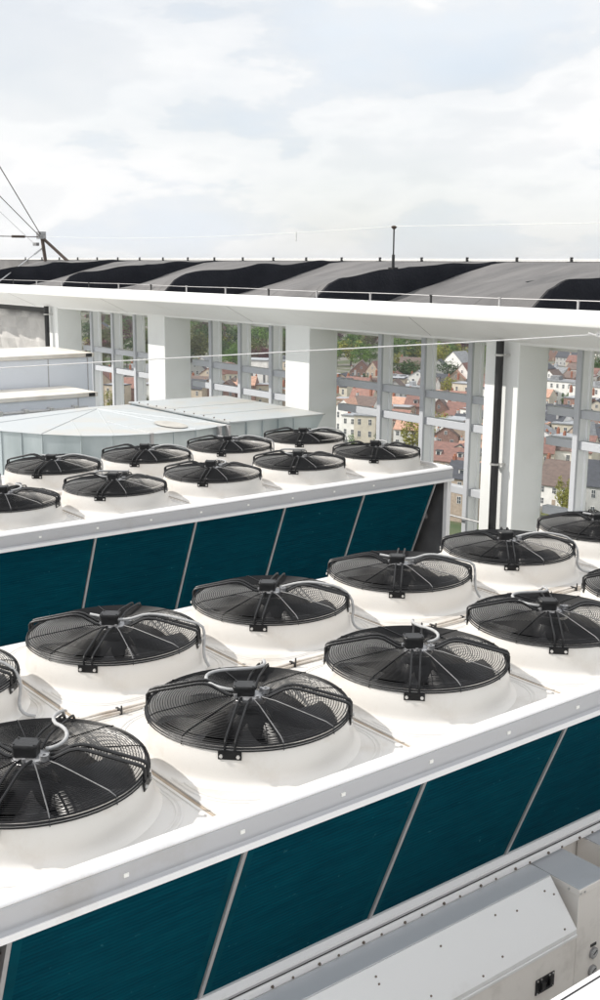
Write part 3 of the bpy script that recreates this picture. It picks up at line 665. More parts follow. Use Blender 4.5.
for q in range(9): b.box((4.6+.42*q, 15.86, -2.42), (4.65+.42*q, 16.019, -2.22))
a(b, 'pipe_bracket', M['bolt'])

# ------------------------------------------------------------------ wires, mast, bracket
def sag(p, q, s, n=24):
    p, q = Vector(p), Vector(q); return [p.lerp(q, i/n)-Vector((0, 0, s*4*(i/n)*(1-i/n))) for i in range(n+1)]
def at(px, py, dist): return ray(px, py)*dist
b = MB(); p = [at(-60, 371, 5.6), at(0, 368, 5.45), at(120, 361, 5.15), at(285, 352, 4.8), at(480, 341.5, 4.45), at(598, 334.5, 4.25), at(700, 327, 4.1)]
b.tube(p, .0030, 6); o = b.build('safety_rope', M['rope']); tag(o, 'thin pale rope stretched level across the view in front of the pillars', 'rope')
b = MB(); c0 = at(598, 335, 4.25)
for k in range(3): b.obox(c0+R2*(-.006+.012*k)+U2*.004*math.sin(k*2), R2*.004, U2*.008, Fv*.006)
b.tube([at(588, 333, 4.26), at(604, 338, 4.24)], .004, 6); o = b.build('rope_clamp', M['bolt']); tag(o, 'small metal clamp on the pale rope at the right edge', 'clamp')
# mast with ring head standing on the canopy
ma = empty('lightning_mast', (11.2, 12.08, -.03)); tag(ma, 'thin mast with round head standing on the felt canopy roof', 'mast')
b = MB(); b.tube([(0, 0, -.03), (0, 0, .18)], .022, 8); b.tube([(0, 0, .18), (0, 0, .54)], .011, 8); b.box((-.05, -.05, -.06), (.05, .05, .0)); b.build('pole', M['blk'], ma)
b = MB(); b.lathe([(.0, .0), (.03, .02), (.045, .045), (.02, .06), (.0, .06)], 14, (0, 0, .53)); b.build('head', M['brown'], ma)
# bracket at upper left with its guy wires
br = Vector((12.6, 26.5, .15))
bk = empty('anchor_bracket', br); tag(bk, 'rusty angled bracket holding the guy wires on the canopy at upper left', 'bracket')
b = MB(); b.tube([(0, 0, -.12), (-.02, .12, .52)], .045, 7); b.tube([(.35, -.55, -.12), (0, .1, .45)], .04, 7); b.build('strut', M['brown'], bk)
b = MB(); b.obox((-.03, .13, .52), (.09, 0, 0), (0, .09, 0), (0, 0, .09)); b.obox((-.1, .3, .30), (.04, 0, 0), (0, .10, 0), (0, 0, .04)); b.build('shackle', M['mot'], bk)
hd = br+Vector((-.02, .13, .5))
for nm, pts, r_, lab in (
    ('guy_wire', [hd, ray(-4, 160)*24.0], .012, 'steepest dark guy wire running up left from the bracket'),
    ('guy_wire', [hd+Vector((0, 0, -.05)), ray(-6, 190)*25.0], .010, 'second guy wire, just below the steepest one at upper left'),
    ('guy_wire', [hd+Vector((-.1, .2, -.2)), ray(-6, 206)*25.5], .005, 'faint third guy wire, lowest of the slanting ones at upper left'),
    ('stay_wire', [hd+Vector((0, 0, -.02)), ray(-8, 236)*27.0], .012, 'level stay wire with turnbuckle left of the bracket'),
    ('stay_wire', [hd+Vector((0, 0, -.3)), Vector((9.4, 22.0, -.40))], .012, 'short stay wire dropping from the bracket to the white beam')):
    b = MB(); b.tube(pts, r_, 6)
    if 'turnbuckle' in lab:
        q = Vector(pts[0]).lerp(Vector(pts[1]), .35); e_ = (Vector(pts[1])-Vector(pts[0])).normalized()*.35; b.tube([q, q+e_], .035, 6)
    if 'short' in lab:
        b.tube([Vector(pts[0]), Vector(pts[0]).lerp(Vector(pts[1]), .2)], .022, 6)
    o = b.build(nm, M['steel'] if 'faint' in lab or 'short' in lab else M['brown']); tag(o, lab, 'wire')
mh = Vector((11.2, 12.08, .55))
b = MB(); b.tube(sag(mh, Vector((11.2, -2, .50)), .03), .004, 6); o = b.build('overhead_wire', M['pale']); tag(o, 'pale overhead wire running right from the mast head', 'wire')
b = MB(); b.tube(sag(mh, hd, .10), .004, 6); w = mh.lerp(hd, .18); b.tube([w-Vector((0, 0, .04)), w-Vector((0, 0, .20))], .010, 5); o = b.build('overhead_wire', M['pale']); tag(o, 'pale overhead wire between the mast head and the bracket', 'wire')

# ------------------------------------------------------------------ the town far below
GZ = -62.0
def ground_mat():
    m, nt, b = newmat('town_ground'); L = nt.links; b.inputs['Roughness'].default_value = .9
    tc = nt.nodes.new('ShaderNodeTexCoord'); v = nt.nodes.new('ShaderNodeTexVoronoi'); v.inputs['Scale'].default_value = .035
    n = nt.nodes.new('ShaderNodeTexNoise'); n.inputs['Scale'].default_value = .05; n.inputs['Detail'].default_value = 8
    L.new(tc.outputs['Object'], v.inputs[0]); L.new(tc.outputs['Object'], n.inputs[0])
    cr = nt.nodes.new('ShaderNodeValToRGB'); cr.color_ramp.interpolation = 'LINEAR'
    e = cr.color_ramp.elements; e[0].position = .35; e[0].color = (.045, .075, .025, 1); e[1].position = .6; e[1].color = (.16, .15, .135, 1)
    q = e.new(.48); q.color = (.085, .095, .045, 1)
    L.new(n.outputs[0], cr.inputs[0]); L.new(cr.outputs[0], b.inputs['Base Color'])
    return m
b = MB(); S = 9000; N = 60; vs = []
def hillz(x, y):
    d = math.hypot(x, y); t = max(0, (d-850)/2000); return GZ+min(t, 1.5)**1.3*24*(.75+.25*math.sin(x*.004+1)*math.cos(y*.003))
for i in range(N+1):
    for j in range(N+1):
        fx = (i/N*2-1); fy = (j/N*2-1); x = math.copysign(abs(fx)**2.2, fx)*S; y = math.copysign(abs(fy)**2.2, fy)*S
        vs.append((x, y, hillz(x, y)))
b.add(vs, [(i*(N+1)+j, (i+1)*(N+1)+j, (i+1)*(N+1)+j+1, i*(N+1)+j+1) for i in range(N) for j in range(N)])
o = b.build('ground', ground_mat(), sharp=80); tag(o, kind='structure')

def wallmat(n, c, c2=None): return mat(n, c, .85, 0, .18, .5, 0, 1, (1, 1, 1), c2)
W = {'white': wallmat('white_render', (.80, .79, .76)), 'cream': wallmat('cream_render', (.62, .57, .47)), 'pale grey': wallmat('grey_render', (.45, .45, .44)),
     'red brick': mat('red_brick_wall', (.30, .19, .16), .9, 0, .35, 1.5), 'tan brick': mat('tan_brick_wall', (.42, .34, .27), .9, 0, .3, 1.5), 'beige': wallmat('beige_render', (.50, .43, .34))}
def roofmat(n, c, v=.35):
    m = mat(n, c, .85, 0, v, .8, .6, 3.5, (1, 1, 3)); return m
Rf = {'orange': roofmat('orange_tiles', (.50, .30, .22)), 'red': roofmat('red_tiles', (.31, .17, .135)), 'brown': roofmat('brown_tiles', (.155, .115, .10)),
      'slate': roofmat('dark_slate', (.060, .065, .078)), 'grey': roofmat('grey_roofing', (.24, .25, .26)), 'maroon': roofmat('maroon_tiles', (.22, .12, .10))}
M['glass'] = mat('window_glass', (.07, .08, .095), .12, 0, .3, .3)
M['frame'] = mat('window_frame', (.75, .75, .73), .5)
M['brick'] = mat('chimney_brick', (.32, .13, .08), .9, 0, .3, 4)
M['pot'] = mat('terracotta_pot', (.42, .16, .08), .8)
M['zinc'] = mat('zinc_gutter', (.35, .37, .39), .5, .3)
GAPS = [(96, 105, 'first'), (117, 128, 'second'), (139, 147, 'third'), (191, 204, 'fourth'), (217, 233, 'fifth'), (246, 264, 'sixth'), (278, 285, 'seventh'),
        (349, 373, 'eighth'), (389, 417, 'ninth'), (433, 463, 'tenth'), (479, 484, 'eleventh'), (549, 573, 'twelfth'), (587, 640, 'last')]
def gap_of(px):
    return min(GAPS, key=lambda g: 0 if g[0] <= px <= g[1] else min(abs(px-g[0]), abs(px-g[1])))[2]
HOUSES = []; TREES = []
def win(parent, c, ux, w, h, nrm, bars=True, name='window'):
    """frame proud of the wall, glass set in it, one mesh"""
    c = Vector(c); ux = Vector(ux); n = Vector(nrm); uz = Vector((0, 0, 1)); b = MB()
    b.obox(c+n*.03, ux*(w/2+.08), n*.03, uz*(h/2+.08), 0); b.obox(c+n*.065, ux*(w/2), n*.012, uz*(h/2), 1)
    if bars: b.obox(c+n*.085, ux*.035, n*.012, uz*(h/2), 0); b.obox(c+n*.084, ux*(w/2), n*.012, uz*.03, 0)
    return b.build(name, [M['frame'], M['glass']], parent, sharp=20)
def house(px, py, w, d, hw, hr, rot, wall, roof, kind='gable', rnd=None, floors=2, chim=1, dormer=False, bays=None):
    hw *= 1.22; w *= 1.08; rot = rot*.7-24
    g = ground_pt(px, py, GZ)
    az = math.atan2(g.y, g.x); rz = az-PI/2+math.radians(rot)     # front faces the tower when rot = 0
    nm = {'gable': 'house', 'front': 'gabled_house', 'flat': 'flat_roofed_house', 'block': 'apartment_building', 'mansard': 'mansard_house'}[kind]
    t = empty(nm, (g.x, g.y, GZ), rz); rnd = rnd or random
    walls = MB(); x0, x1, y0, y1 = -w/2, w/2, 0, d
    if kind == 'gable':      # ridge parallel to the street front
        walls.extrude_x([(y0, 0), (y0, hw), ((y0+y1)/2, hw+hr), (y1, hw), (y1, 0)], x0, x1)
        e = .35; s = hr/(d/2)
        ro = MB(); ro.extrude_x([(y0-e, hw-e*s+.02), (y0-e, hw-e*s+.22), (d/2, hw+hr+.24), (y1+e, hw-e*s+.22), (y1+e, hw-e*s+.02), (d/2, hw+hr+.03)], x0-.12, x1+.12)
    elif kind == 'front':    # ridge runs away from us, gable end shows
        walls.extrude_y([(x0, 0), (x0, hw), (0, hw+hr), (x1, hw), (x1, 0)], y0, y1)
        e = .3; s = hr/(w/2)
        ro = MB(); ro.extrude_y([(x0-e, hw-e*s+.02), (x0-e, hw-e*s+.24), (0, hw+hr+.26), (x1+e, hw-e*s+.24), (x1+e, hw-e*s+.02), (0, hw+hr+.03)], y0-.2, y1+.2)
    elif kind == 'mansard':
        walls.box((x0, y0, 0), (x1, y1, hw))
        ro = MB(); i_ = 1.1
        P = [(x0-.2, y0-.2), (x1+.2, y0-.2), (x1+.2, y1+.2), (x0-.2, y1+.2)]; Q = [(x0+i_, y0+i_), (x1-i_, y0+i_), (x1-i_, y1-i_), (x0+i_, y1-i_)]; T = [(x0+w*.32, y0+d*.4), (x1-w*.32, y0+d*.4), (x1-w*.32, y1-d*.4), (x0+w*.32, y1-d*.4)]
        vs = [(x, y, hw) for x, y in P]+[(x, y, hw+hr*.7) for x, y in Q]+[(x, y, hw+hr) for x, y in T]
        ro.add(vs, [(i, (i+1) % 4, 4+(i+1) % 4, 4+i) for i in range(4)]+[(4+i, 4+(i+1) % 4, 8+(i+1) % 4, 8+i) for i in range(4)]+[(8, 9, 10, 11), (3, 2, 1, 0)])
    else:
        walls.box((x0, y0, 0), (x1, y1, hw))
        ro = MB(); ro.box((x0-.25, y0-.25, hw+.002), (x1+.25, y1+.25, hw+.35)); ro.box((x0+.6, y0+.6, hw+.35), (x1-.6, y1-.6, hw+.45), 1)
        if w > 14: ro.box((x0+w*.3, y0+d*.3, hw+.45), (x0+w*.42, y0+d*.6, hw+2.2), 1)
    walls.build('wall', W[wall], t, sharp=20)
    rf = ro.build('roof', [Rf[roof], M['zinc'] if kind != 'block' else Rf['grey']], t, sharp=20)
    fh = hw/floors; nb = bays or max(2, int(w/2.6))
    for f in range(floors):
        for q in range(nb):
            cx = x0+w*(q+.5)/nb; ww = min(.95, w/nb*.42); hh = fh*.46
            if f == 0 and q == nb//2 and kind != 'block':
                dd = MB(); dd.box((cx-.5, -.06, .02), (cx+.5, -.003, 2.2)); dd.build('door', W['tan brick'] if q % 2 else M['blk'], t)
            else: win(t, (cx, 0, fh*(f+.52)), (1, 0, 0), ww, hh, (0, -1, 0), fh > 2)
    for sx in (x0, x1):           # side windows
        if kind in ('front', 'flat', 'mansard') and d > 7:
            for f in range(floors):
                win(t, (sx, d*.35, fh*(f+.52)), (0, 1, 0), .9, fh*.45, (math.copysign(1, sx), 0, 0), False)
    if kind == 'front': win(t, (0, 0, hw+hr*.35), (1, 0, 0), .8, min(1.2, hr*.35), (0, -1, 0), True)
    if dormer and kind == 'gable':
        s = hr/(d/2)
        for q in range(max(1, int(w/5))):
            cx = x0+w*(q+.5)/max(1, int(w/5)); zz = hw+hr*.35
            c = MB(); c.box((cx-.8, d*.12, zz-.6), (cx+.8, d*.42, zz+.9)); c.box((cx-.95, d*.08, zz+.9), (cx+.95, d*.44, zz+1.05), 1); c.box((cx-.55, d*.12-.04, zz-.35), (cx+.55, d*.12+.01, zz+.65), 2)
            c.build('dormer', [W['white'], Rf['slate'], M['glass']], rf)
    for q in range(chim):
        cx = x0+.5 if q == 0 else x1-.5; cy = d*.55; cz = hw+(hr if kind != 'front' else hr*.2)
        c = MB(); c.box((cx-.35, cy-.55, cz-1.5), (cx+.35, cy+.55, cz+1.1)); c.cyl((cx, cy-.25), .14, cz+1.1, cz+1.6, 8, 1); c.cyl((cx, cy+.25), .14, cz+1.1, cz+1.55, 8, 1)
        c.build('chimney', [M['brick'] if rnd.random() < .7 else W['pale grey'], M['pot']], rf)
    HOUSES.append((t, px, py, wall, roof, kind)); return t

# placed houses (screen survey of the photograph turned into ground spots)
def dist(py): return abs(ground_pt(300, py, GZ).length)
hr_ = random.Random(21)
TOWN = [  # px, py_base, w, d, hw, hr, rot, wall, roof, kind, floors
 (101, 404, 9, 9, 8.5, 4.5, 12, 'tan brick', 'maroon', 'front', 2), (123, 388, 11, 8, 5, 3.5, -25, 'white', 'slate', 'gable', 2), (124, 404, 13, 9, 6, 4, 15, 'red brick', 'red', 'gable', 2),
 (143, 398, 10, 9, 6, 4, -10, 'white', 'brown', 'front', 2), (101, 340, 12, 9, 8, 4, 10, 'red brick', 'slate', 'front', 2), (143, 384, 14, 8, 5, 4, 10, 'cream', 'grey', 'gable', 2),
 (195, 383, 10, 8, 6, 5, 25, 'pale grey', 'slate', 'front', 2), (202, 381, 7, 8, 8, 3, 0, 'white', 'grey', 'front', 3), (198, 399, 13, 9, 5, 4, -20, 'beige', 'brown', 'gable', 2),
 (225, 387, 13, 10, 5.5, 5.5, 20, 'cream', 'maroon', 'mansard', 2), (222, 402, 16, 9, 4, 4, -12, 'white', 'orange', 'gable', 1), (232, 401, 10, 9, 5, 4, 25, 'tan brick', 'brown', 'front', 2),
 (255, 402, 11.0, 12, 15.5, 1, 6, 'white', 'grey', 'flat', 1), (280, 401, 13, 12, 15, 0, -14, 'beige', 'grey', 'block', 5), (290, 396, 12, 10, 14, 0, -14, 'cream', 'grey', 'block', 4),
 (361, 384, 11, 9, 5.5, 5.5, 30, 'red brick', 'brown', 'front', 2), (372, 385, 8, 8, 6, 5, -20, 'tan brick', 'maroon', 'front', 2), (352, 404, 13, 9, 6, 4.5, -22, 'tan brick', 'maroon', 'gable', 2), (369, 405, 10, 9, 6, 4.5, 14, 'white', 'brown', 'gable', 2),
 (360, 421, 9, 8, 7.5, 3.5, 5, 'cream', 'red', 'gable', 3), (372, 424, 8, 8, 7, 3.5, -15, 'white', 'grey', 'flat', 2), (352, 448, 8, 8, 9, 1, -8, 'white', 'grey', 'flat', 3), (364, 452, 7, 8, 10, 1, 8, 'cream', 'grey', 'flat', 3), (376, 450, 8, 8, 8, 3, -5, 'white', 'slate', 'gable', 3),
 (410, 372, 13, 9, 3.5, 4, 14, 'red brick', 'brown', 'gable', 1), (404, 390, 22, 10, 4.5, 1.5, -18, 'white', 'grey', 'gable', 1), (395, 386, 10, 8, 3.5, 3, 22, 'tan brick', 'maroon', 'front', 1),
 (411, 408, 13, 10, 7.5, 0, -8, 'cream', 'grey', 'flat', 3), (394, 409, 8, 9, 7, 4, 20, 'pale grey', 'brown', 'front', 2), (397, 426, 12, 9, 5.5, 4, -20, 'cream', 'orange', 'gable', 2), (414, 428, 8, 9, 7, 3.5, 14, 'red brick', 'maroon', 'gable', 2),
 (394, 450, 7.5, 8, 8.5, 3, -6, 'cream', 'red', 'gable', 3), (405, 455, 8, 8, 7, 3, 8, 'white', 'orange', 'gable', 3), (416, 449, 8, 8, 8, 0, 2, 'white', 'grey', 'flat', 3),
 (452, 376, 16, 10, 6, 6.5, -32, 'white', 'grey', 'front', 2), (437, 378, 9, 8, 5, 4, 14, 'pale grey', 'slate', 'front', 2), (461, 396, 9, 9, 8, 6, -8, 'white', 'maroon', 'front', 2), (455, 397, 8, 8, 7, 4, 26, 'tan brick', 'orange', 'front', 2), (436, 394, 9, 8, 5, 3.5, 5, 'red brick', 'slate', 'gable', 2),
 (440, 412, 18, 10, 3.8, 4, -10, 'cream', 'orange', 'gable', 1), (458, 415, 9, 9, 4.5, 4, 12, 'white', 'red', 'gable', 2), (438, 428, 8, 9, 5.5, 4.5, 28, 'red brick', 'brown', 'front', 2), (456, 430, 13, 9, 4.5, 4.5, -12, 'beige', 'maroon', 'gable', 2),
 (449, 455, 10, 9, 9.5, 0, -6, 'white', 'grey', 'flat', 3), (462, 452, 8, 9, 8, 2.5, 6, 'cream', 'slate', 'gable', 3), (436, 452, 7, 8, 8, 2.5, 6, 'white', 'brown', 'gable', 3),
 (446, 486, 13, 9, 6, 4.5, -6, 'tan brick', 'maroon', 'gable', 2), (468, 483, 7, 9, 6.5, 3.5, 20, 'red brick', 'orange', 'gable', 2),
 (482, 414, 9, 8, 6, 4, 10, 'white', 'orange', 'gable', 2), (482, 398, 10, 8, 6, 4, -10, 'red brick', 'maroon', 'front', 2), (482, 440, 8, 8, 7, 4, 0, 'cream', 'red', 'gable', 2), (480, 465, 8, 8, 7, 4, 5, 'tan brick', 'orange', 'gable', 2), (458, 522, 8, 8, 9, 3.5, -4, 'tan brick', 'slate', 'gable', 3), (474, 520, 6, 8, 9, 3, 4, 'cream', 'orange', 'gable', 3),
 (553, 361, 9, 10, 11, 0, 20, 'red brick', 'slate', 'flat', 3), (566, 366, 16, 10, 4.5, 5.5, -18, 'pale grey', 'slate', 'gable', 2), (594, 360, 16, 10, 5, 6, -26, 'white', 'grey', 'front', 2), (577, 358, 14, 10, 6, 5, 14, 'red brick', 'slate', 'gable', 2), (612, 362, 14, 10, 6, 5, 14, 'cream', 'brown', 'gable', 2),
 (558, 373, 26, 6, 2.2, .5, -8, 'white', 'grey', 'flat', 1),
 (559, 407, 33, 11, 9.2, 0, -8, 'white', 'grey', 'block', 3), (604, 416, 33, 11, 9.6, 0, -8, 'white', 'grey', 'block', 3),
 (556, 425, 12, 9, 3.4, 3.4, 8, 'white', 'slate', 'gable', 1), (549, 446, 8, 9, 7, 3, -10, 'white', 'slate', 'gable', 2), (564, 449, 9, 9, 7, 2.5, 12, 'cream', 'grey', 'flat', 2), (573, 437, 8, 9, 6, 3, -12, 'pale grey', 'slate', 'gable', 2),
 (592, 447, 15, 11, 5.0, 4.2, -14, 'white', 'brown', 'gable', 2), (616, 447, 12, 10, 5.5, 4, 4, 'white', 'slate', 'gable', 2), (548, 466, 6.5, 8, 7, 1, 0, 'pale grey', 'slate', 'flat', 3), (560, 466, 7, 8, 7.5, 1, 0, 'white', 'grey', 'flat', 3),
 (553, 508, 9.5, 9, 5.0, 5.8, -4, 'white', 'brown', 'gable', 2), (579, 490, 5.5, 9, 9, 4, 12, 'cream', 'maroon', 'gable', 3), (598, 520, 12, 10, 7, 5.5, 10, 'pale grey', 'slate', 'gable', 2), (622, 523, 9, 10, 6.5, 5.5, 10, 'white', 'slate', 'gable', 2)]
for (px, py, w, d, hw, hr, rot, wa, ro, kd, fl) in TOWN:
    house(px, py, w, d, hw, hr, rot, wa, ro, kd, hr_, fl, chim=0 if kd in ('block',) or (kd == 'flat' and w > 10) else hr_.choice((1, 1, 2)), dormer=hr_.random() < .35, bays=12 if kd == 'block' and w > 20 else None)
# houses between, standing where the pillars and mullions hide most of them
for py in (378, 388, 398, 408, 420, 433, 447, 463, 485):
    px = 88+hr_.random()*10
    while px < 640:
        if not any(abs(px-h[1]) < 9 and abs(py-h[2]) < 6 for h in HOUSES) and not (py < 392 and px < 500) and not (py > 410 and px < 330) and not (py > 460 and px < 430):
            house(px, py, hr_.uniform(7, 10), hr_.uniform(7, 9), hr_.uniform(6, 9), hr_.uniform(2.4, 3.8), hr_.uniform(-28, 28), hr_.choice(['white', 'cream', 'white', 'tan brick', 'white', 'beige', 'red brick']),
                  hr_.choice(['orange', 'brown', 'brown', 'maroon', 'slate', 'grey', 'slate']), hr_.choice(['gable', 'flat', 'front']), hr_, 2, chim=1, bays=2)
        px += hr_.uniform(15, 22)

# ------------------------------------------------------------------ trees
def leafmat(n, c, c2):
    m, nt, b = newmat(n); L = nt.links; b.inputs['Roughness'].default_value = .7; b.inputs['Specular IOR Level'].default_value = .2
    tc = nt.nodes.new('ShaderNodeTexCoord'); no = nt.nodes.new('ShaderNodeTexNoise'); no.inputs['Scale'].default_value = .6; no.inputs['Detail'].default_value = 4
    L.new(tc.outputs['Object'], no.inputs[0]); cr = nt.nodes.new('ShaderNodeValToRGB'); e = cr.color_ramp.elements
    e[0].position = .35; e[1].position = .65; e[0].color = (*c2, 1); e[1].color = (*c, 1); L.new(no.outputs[0], cr.inputs[0]); L.new(cr.outputs[0], b.inputs['Base Color'])
    b.inputs['Transmission Weight'].default_value = 0
    return m
LM = {'dark green': leafmat('dark_green_leaves', (.065, .12, .03), (.028, .058, .018)), 'green': leafmat('green_leaves', (.13, .22, .04), (.055, .12, .025)),
      'olive': leafmat('olive_leaves', (.14, .15, .05), (.07, .08, .03)), 'yellow-green': leafmat('spring_leaves', (.30, .29, .05), (.17, .18, .04)),
      'purple': leafmat('copper_beech_leaves', (.15, .062, .068), (.07, .03, .038)), 'bare brown': leafmat('bare_twigs', (.20, .15, .11), (.11, .08, .06))}
M['bark'] = mat('tree_bark', (.09, .07, .055), .9, 0, .4, 2)
def crown_mesh(seed, sparse=False, cone=False):
    r = random.Random(seed); b = MB(); clumps = []
    for k in range(26 if not sparse else 20):
        while True:
            v = Vector((r.uniform(-1, 1), r.uniform(-1, 1), r.uniform(-1, 1)))
            if .25 < v.length < .82: break
        if cone: v.x *= (1-.5*(v.z+1)/2); v.y *= (1-.5*(v.z+1)/2)
        clumps.append((v, r.uniform(.20, .40)))
    n = 1500 if not sparse else 700
    for k in range(n):
        c, R_ = r.choice(clumps)
        d = Vector((r.gauss(0, 1), r.gauss(0, 1), r.gauss(0, 1))).normalized()*R_*r.uniform(.55, 1.08)
        p = c+d; s = r.uniform(.025, .06)*(1 if not sparse else .55)
        a = Vector((r.gauss(0, 1), r.gauss(0, 1), r.gauss(0, 1))).normalized(); q = a.orthogonal().normalized(); w = a.cross(q)
        b.add([p+q*s, p+w*s*1.2, p-q*s, p-w*s*.9], [(0, 1, 2, 3)])
    return b
CR = []
for k in range(5):
    o = crown_mesh(k+1, sparse=(k == 4), cone=(k == 3)).build('crown', LM['green'], sharp=10); CR.append(o.data); bpy.data.objects.remove(o)
crown_cache = {}
def trunk(b, h, r, rnd):
    b.tube([(0, 0, 0), (.05*h*rnd.uniform(-1, 1), 0, h*.5), (0, .03*h, h)], [r, r*.75, r*.4], 7)
    for k in range(5):
        a = 2*PI*k/5+rnd.random(); z = h*rnd.uniform(.45, .8); b.tube([(0, 0, z), (math.cos(a)*h*.22, math.sin(a)*h*.22, z+h*.28)], [r*.4, r*.12], 5)
tn = random.Random(77)
trunks = []
for k in range(3):
    b = MB(); trunk(b, 1, .045, tn); o = b.build('trunk', M['bark']); trunks.append(o.data); bpy.data.objects.remove(o)
def tree(px, py, H, Wd, kind):
    g = ground_pt(px, py, GZ)
    H *= 1.22; Wd *= 1.22
    t = empty({'bare brown': 'bare_tree', 'purple': 'copper_beech_tree'}.get(kind, 'leafy_tree'), (g.x, g.y, GZ), tn.uniform(0, 6.28))
    k = 4 if kind == 'bare brown' else tn.choice((0, 1, 2, 3))
    key = (k, kind)
    if key not in crown_cache:
        me = CR[k].copy(); me.materials[0] = LM[kind]; crown_cache[key] = me
    c = link('crown', crown_cache[key], t, (0, 0, H*.60)); c.scale = (Wd/2, Wd/2, H*.42)
    q = link('trunk', tn.choice(trunks), t); q.scale = (H*.7, H*.7, H*.62)
    TREES.append((t, px, py, kind)); return t
TL = [  # px, py_base, height, width, kind
 (99, 352, 15, 13, 'dark green'), (101, 372, 9, 8, 'olive'), (105, 352, 14, 12, 'olive'), (122, 352, 16, 14, 'purple'), (118, 358, 12, 10, 'dark green'), (127, 368, 10, 8, 'green'), (143, 362, 18, 14, 'olive'), (140, 376, 12, 10, 'olive'), (147, 356, 16, 12, 'dark green'), (112, 412, 8, 6, 'yellow-green'),
 (192, 366, 17, 15, 'olive'), (201, 366, 18, 15, 'olive'), (197, 338, 15, 16, 'green'), (204, 356, 18, 14, 'dark green'), (219, 352, 17, 15, 'purple'), (228, 356, 18, 17, 'dark green'), (221, 372, 10, 11, 'green'), (233, 370, 12, 10, 'green'), (230, 364, 12, 12, 'olive'),
 (254, 357, 19, 17, 'green'), (262, 350, 17, 15, 'dark green'), (250, 364, 11, 10, 'yellow-green'), (258, 372, 14, 14, 'purple'), (266, 372, 12, 10, 'purple'), (281, 372, 18, 13, 'olive'), (285, 356, 17, 13, 'green'), (278, 384, 9, 8, 'olive'),
 (352, 362, 17, 16, 'green'), (360, 372, 15, 14, 'green'), (372, 350, 15, 15, 'purple'), (357, 340, 15, 18, 'purple'), (368, 345, 15, 16, 'dark green'), (350, 342, 15, 15, 'dark green'), (364, 392, 8, 7, 'dark green'),
 (393, 351, 15, 17, 'purple'), (411, 348, 15, 17, 'purple'), (403, 345, 15, 16, 'purple'), (398, 362, 16, 15, 'green'), (413, 362, 13, 13, 'green'), (391, 368, 13, 9, 'dark green'), (397, 370, 9, 7, 'yellow-green'), (397, 384, 11, 13, 'dark green'), (407, 384, 11, 12, 'dark green'), (414, 380, 9, 9, 'dark green'), (412, 458, 12, 8, 'yellow-green'), (404, 450, 6, 4, 'bare brown'), (436, 452, 12, 8, 'yellow-green'),
 (441, 372, 16, 12, 'yellow-green'), (434, 364, 15, 12, 'green'), (456, 350, 15, 16, 'dark green'), (446, 350, 15, 15, 'green'), (462, 352, 15, 13, 'dark green'), (436, 346, 14, 14, 'green'), (447, 385, 11, 12, 'dark green'), (458, 385, 9, 10, 'olive'), (448, 399, 9, 8, 'yellow-green'), (457, 400, 8, 7, 'yellow-green'), (438, 398, 9, 8, 'bare brown'), (481, 372, 14, 12, 'green'), (483, 352, 18, 14, 'purple'), (480, 388, 8, 8, 'olive'),
 (553, 390, 9, 9, 'bare brown'), (563, 388, 9, 10, 'bare brown'), (571, 386, 8, 9, 'bare brown'), (549, 395, 8, 7, 'yellow-green'), (559, 398, 8, 8, 'bare brown'), (597, 388, 9, 11, 'bare brown'), (589, 392, 9, 9, 'bare brown'), (607, 390, 9, 10, 'bare brown'), (590, 379, 12, 9, 'dark green'), (599, 380, 14, 12, 'dark green'), (608, 382, 12, 10, 'dark green'), (577, 388, 9, 8, 'olive'),
 (562, 515, 8.5, 4.5, 'yellow-green'), (566, 519, 7.0, 4, 'yellow-green'), (586, 533, 4.2, 6.5, 'yellow-green'), (600, 535, 4.5, 7, 'yellow-green'), (612, 533, 4, 6, 'olive'), (551, 528, 4, 5, 'yellow-green'), (474, 395, 7, 7, 'green'), (382, 460, 6, 5, 'green'), (572, 470, 5, 4, 'green'), (483, 505, 5, 5, 'green')]
for a in TL: tree(*a)
for k in range(75):     # garden trees between the houses
    py = tn.uniform(372, 455); px = tn.uniform(92, 635)
    if py > 412 and px < 335: continue
    if any(abs(px-t_[1]) < 6 and abs(py-t_[2]) < 5 for t_ in TREES): continue
    tree(px, py, tn.uniform(4, 7), tn.uniform(4, 6.5), tn.choice(['green', 'olive', 'dark green', 'yellow-green', 'bare brown', 'olive']))
for py, n_ in ((325, 44), (331, 44), (338, 40), (346, 38), (356, 34), (366, 30)):
    for k in range(n_):
        px = 85+(640-85)*(k+tn.random()*.8)/n_
        if any(abs(px-t_[1]) < 5 and abs(py-t_[2]) < 4 for t_ in TREES): continue
        if py > 340 and px > 540: continue
        tree(px, py, tn.uniform(11, 16), tn.uniform(12, 18), tn.choice(['purple', 'dark green', 'dark green', 'olive', 'bare brown', 'green', 'green', 'yellow-green' if py > 350 else 'olive']))
# far wood on the horizon hills
w = MB(); r = random.Random(8)
for k in range(26000):
    a = math.radians(r.uniform(22, 84)); d = r.uniform(1150, 3400)
    x, y = d*math.cos(a), d*math.sin(a); z = hillz(x, y)+r.uniform(0, 13); s = r.uniform(1.0, 2.6)*(1+d/2500)
    p = Vector((x, y, z)); n1 = Vector((r.gauss(0, 1), r.gauss(0, 1), r.gauss(0, 1))).normalized(); q = n1.orthogonal().normalized(); t_ = n1.cross(q)
    w.add([p+q*s, p+t_*s, p-q*s, p-t_*s], [(0, 1, 2, 3)], r.choice((0, 0, 1, 2)))
o = w.build('distant_wood', [LM['dark green'], LM['purple'], LM['olive']], sharp=10); tag(o, 'far wooded hills behind the town', 'wood', kind='stuff')

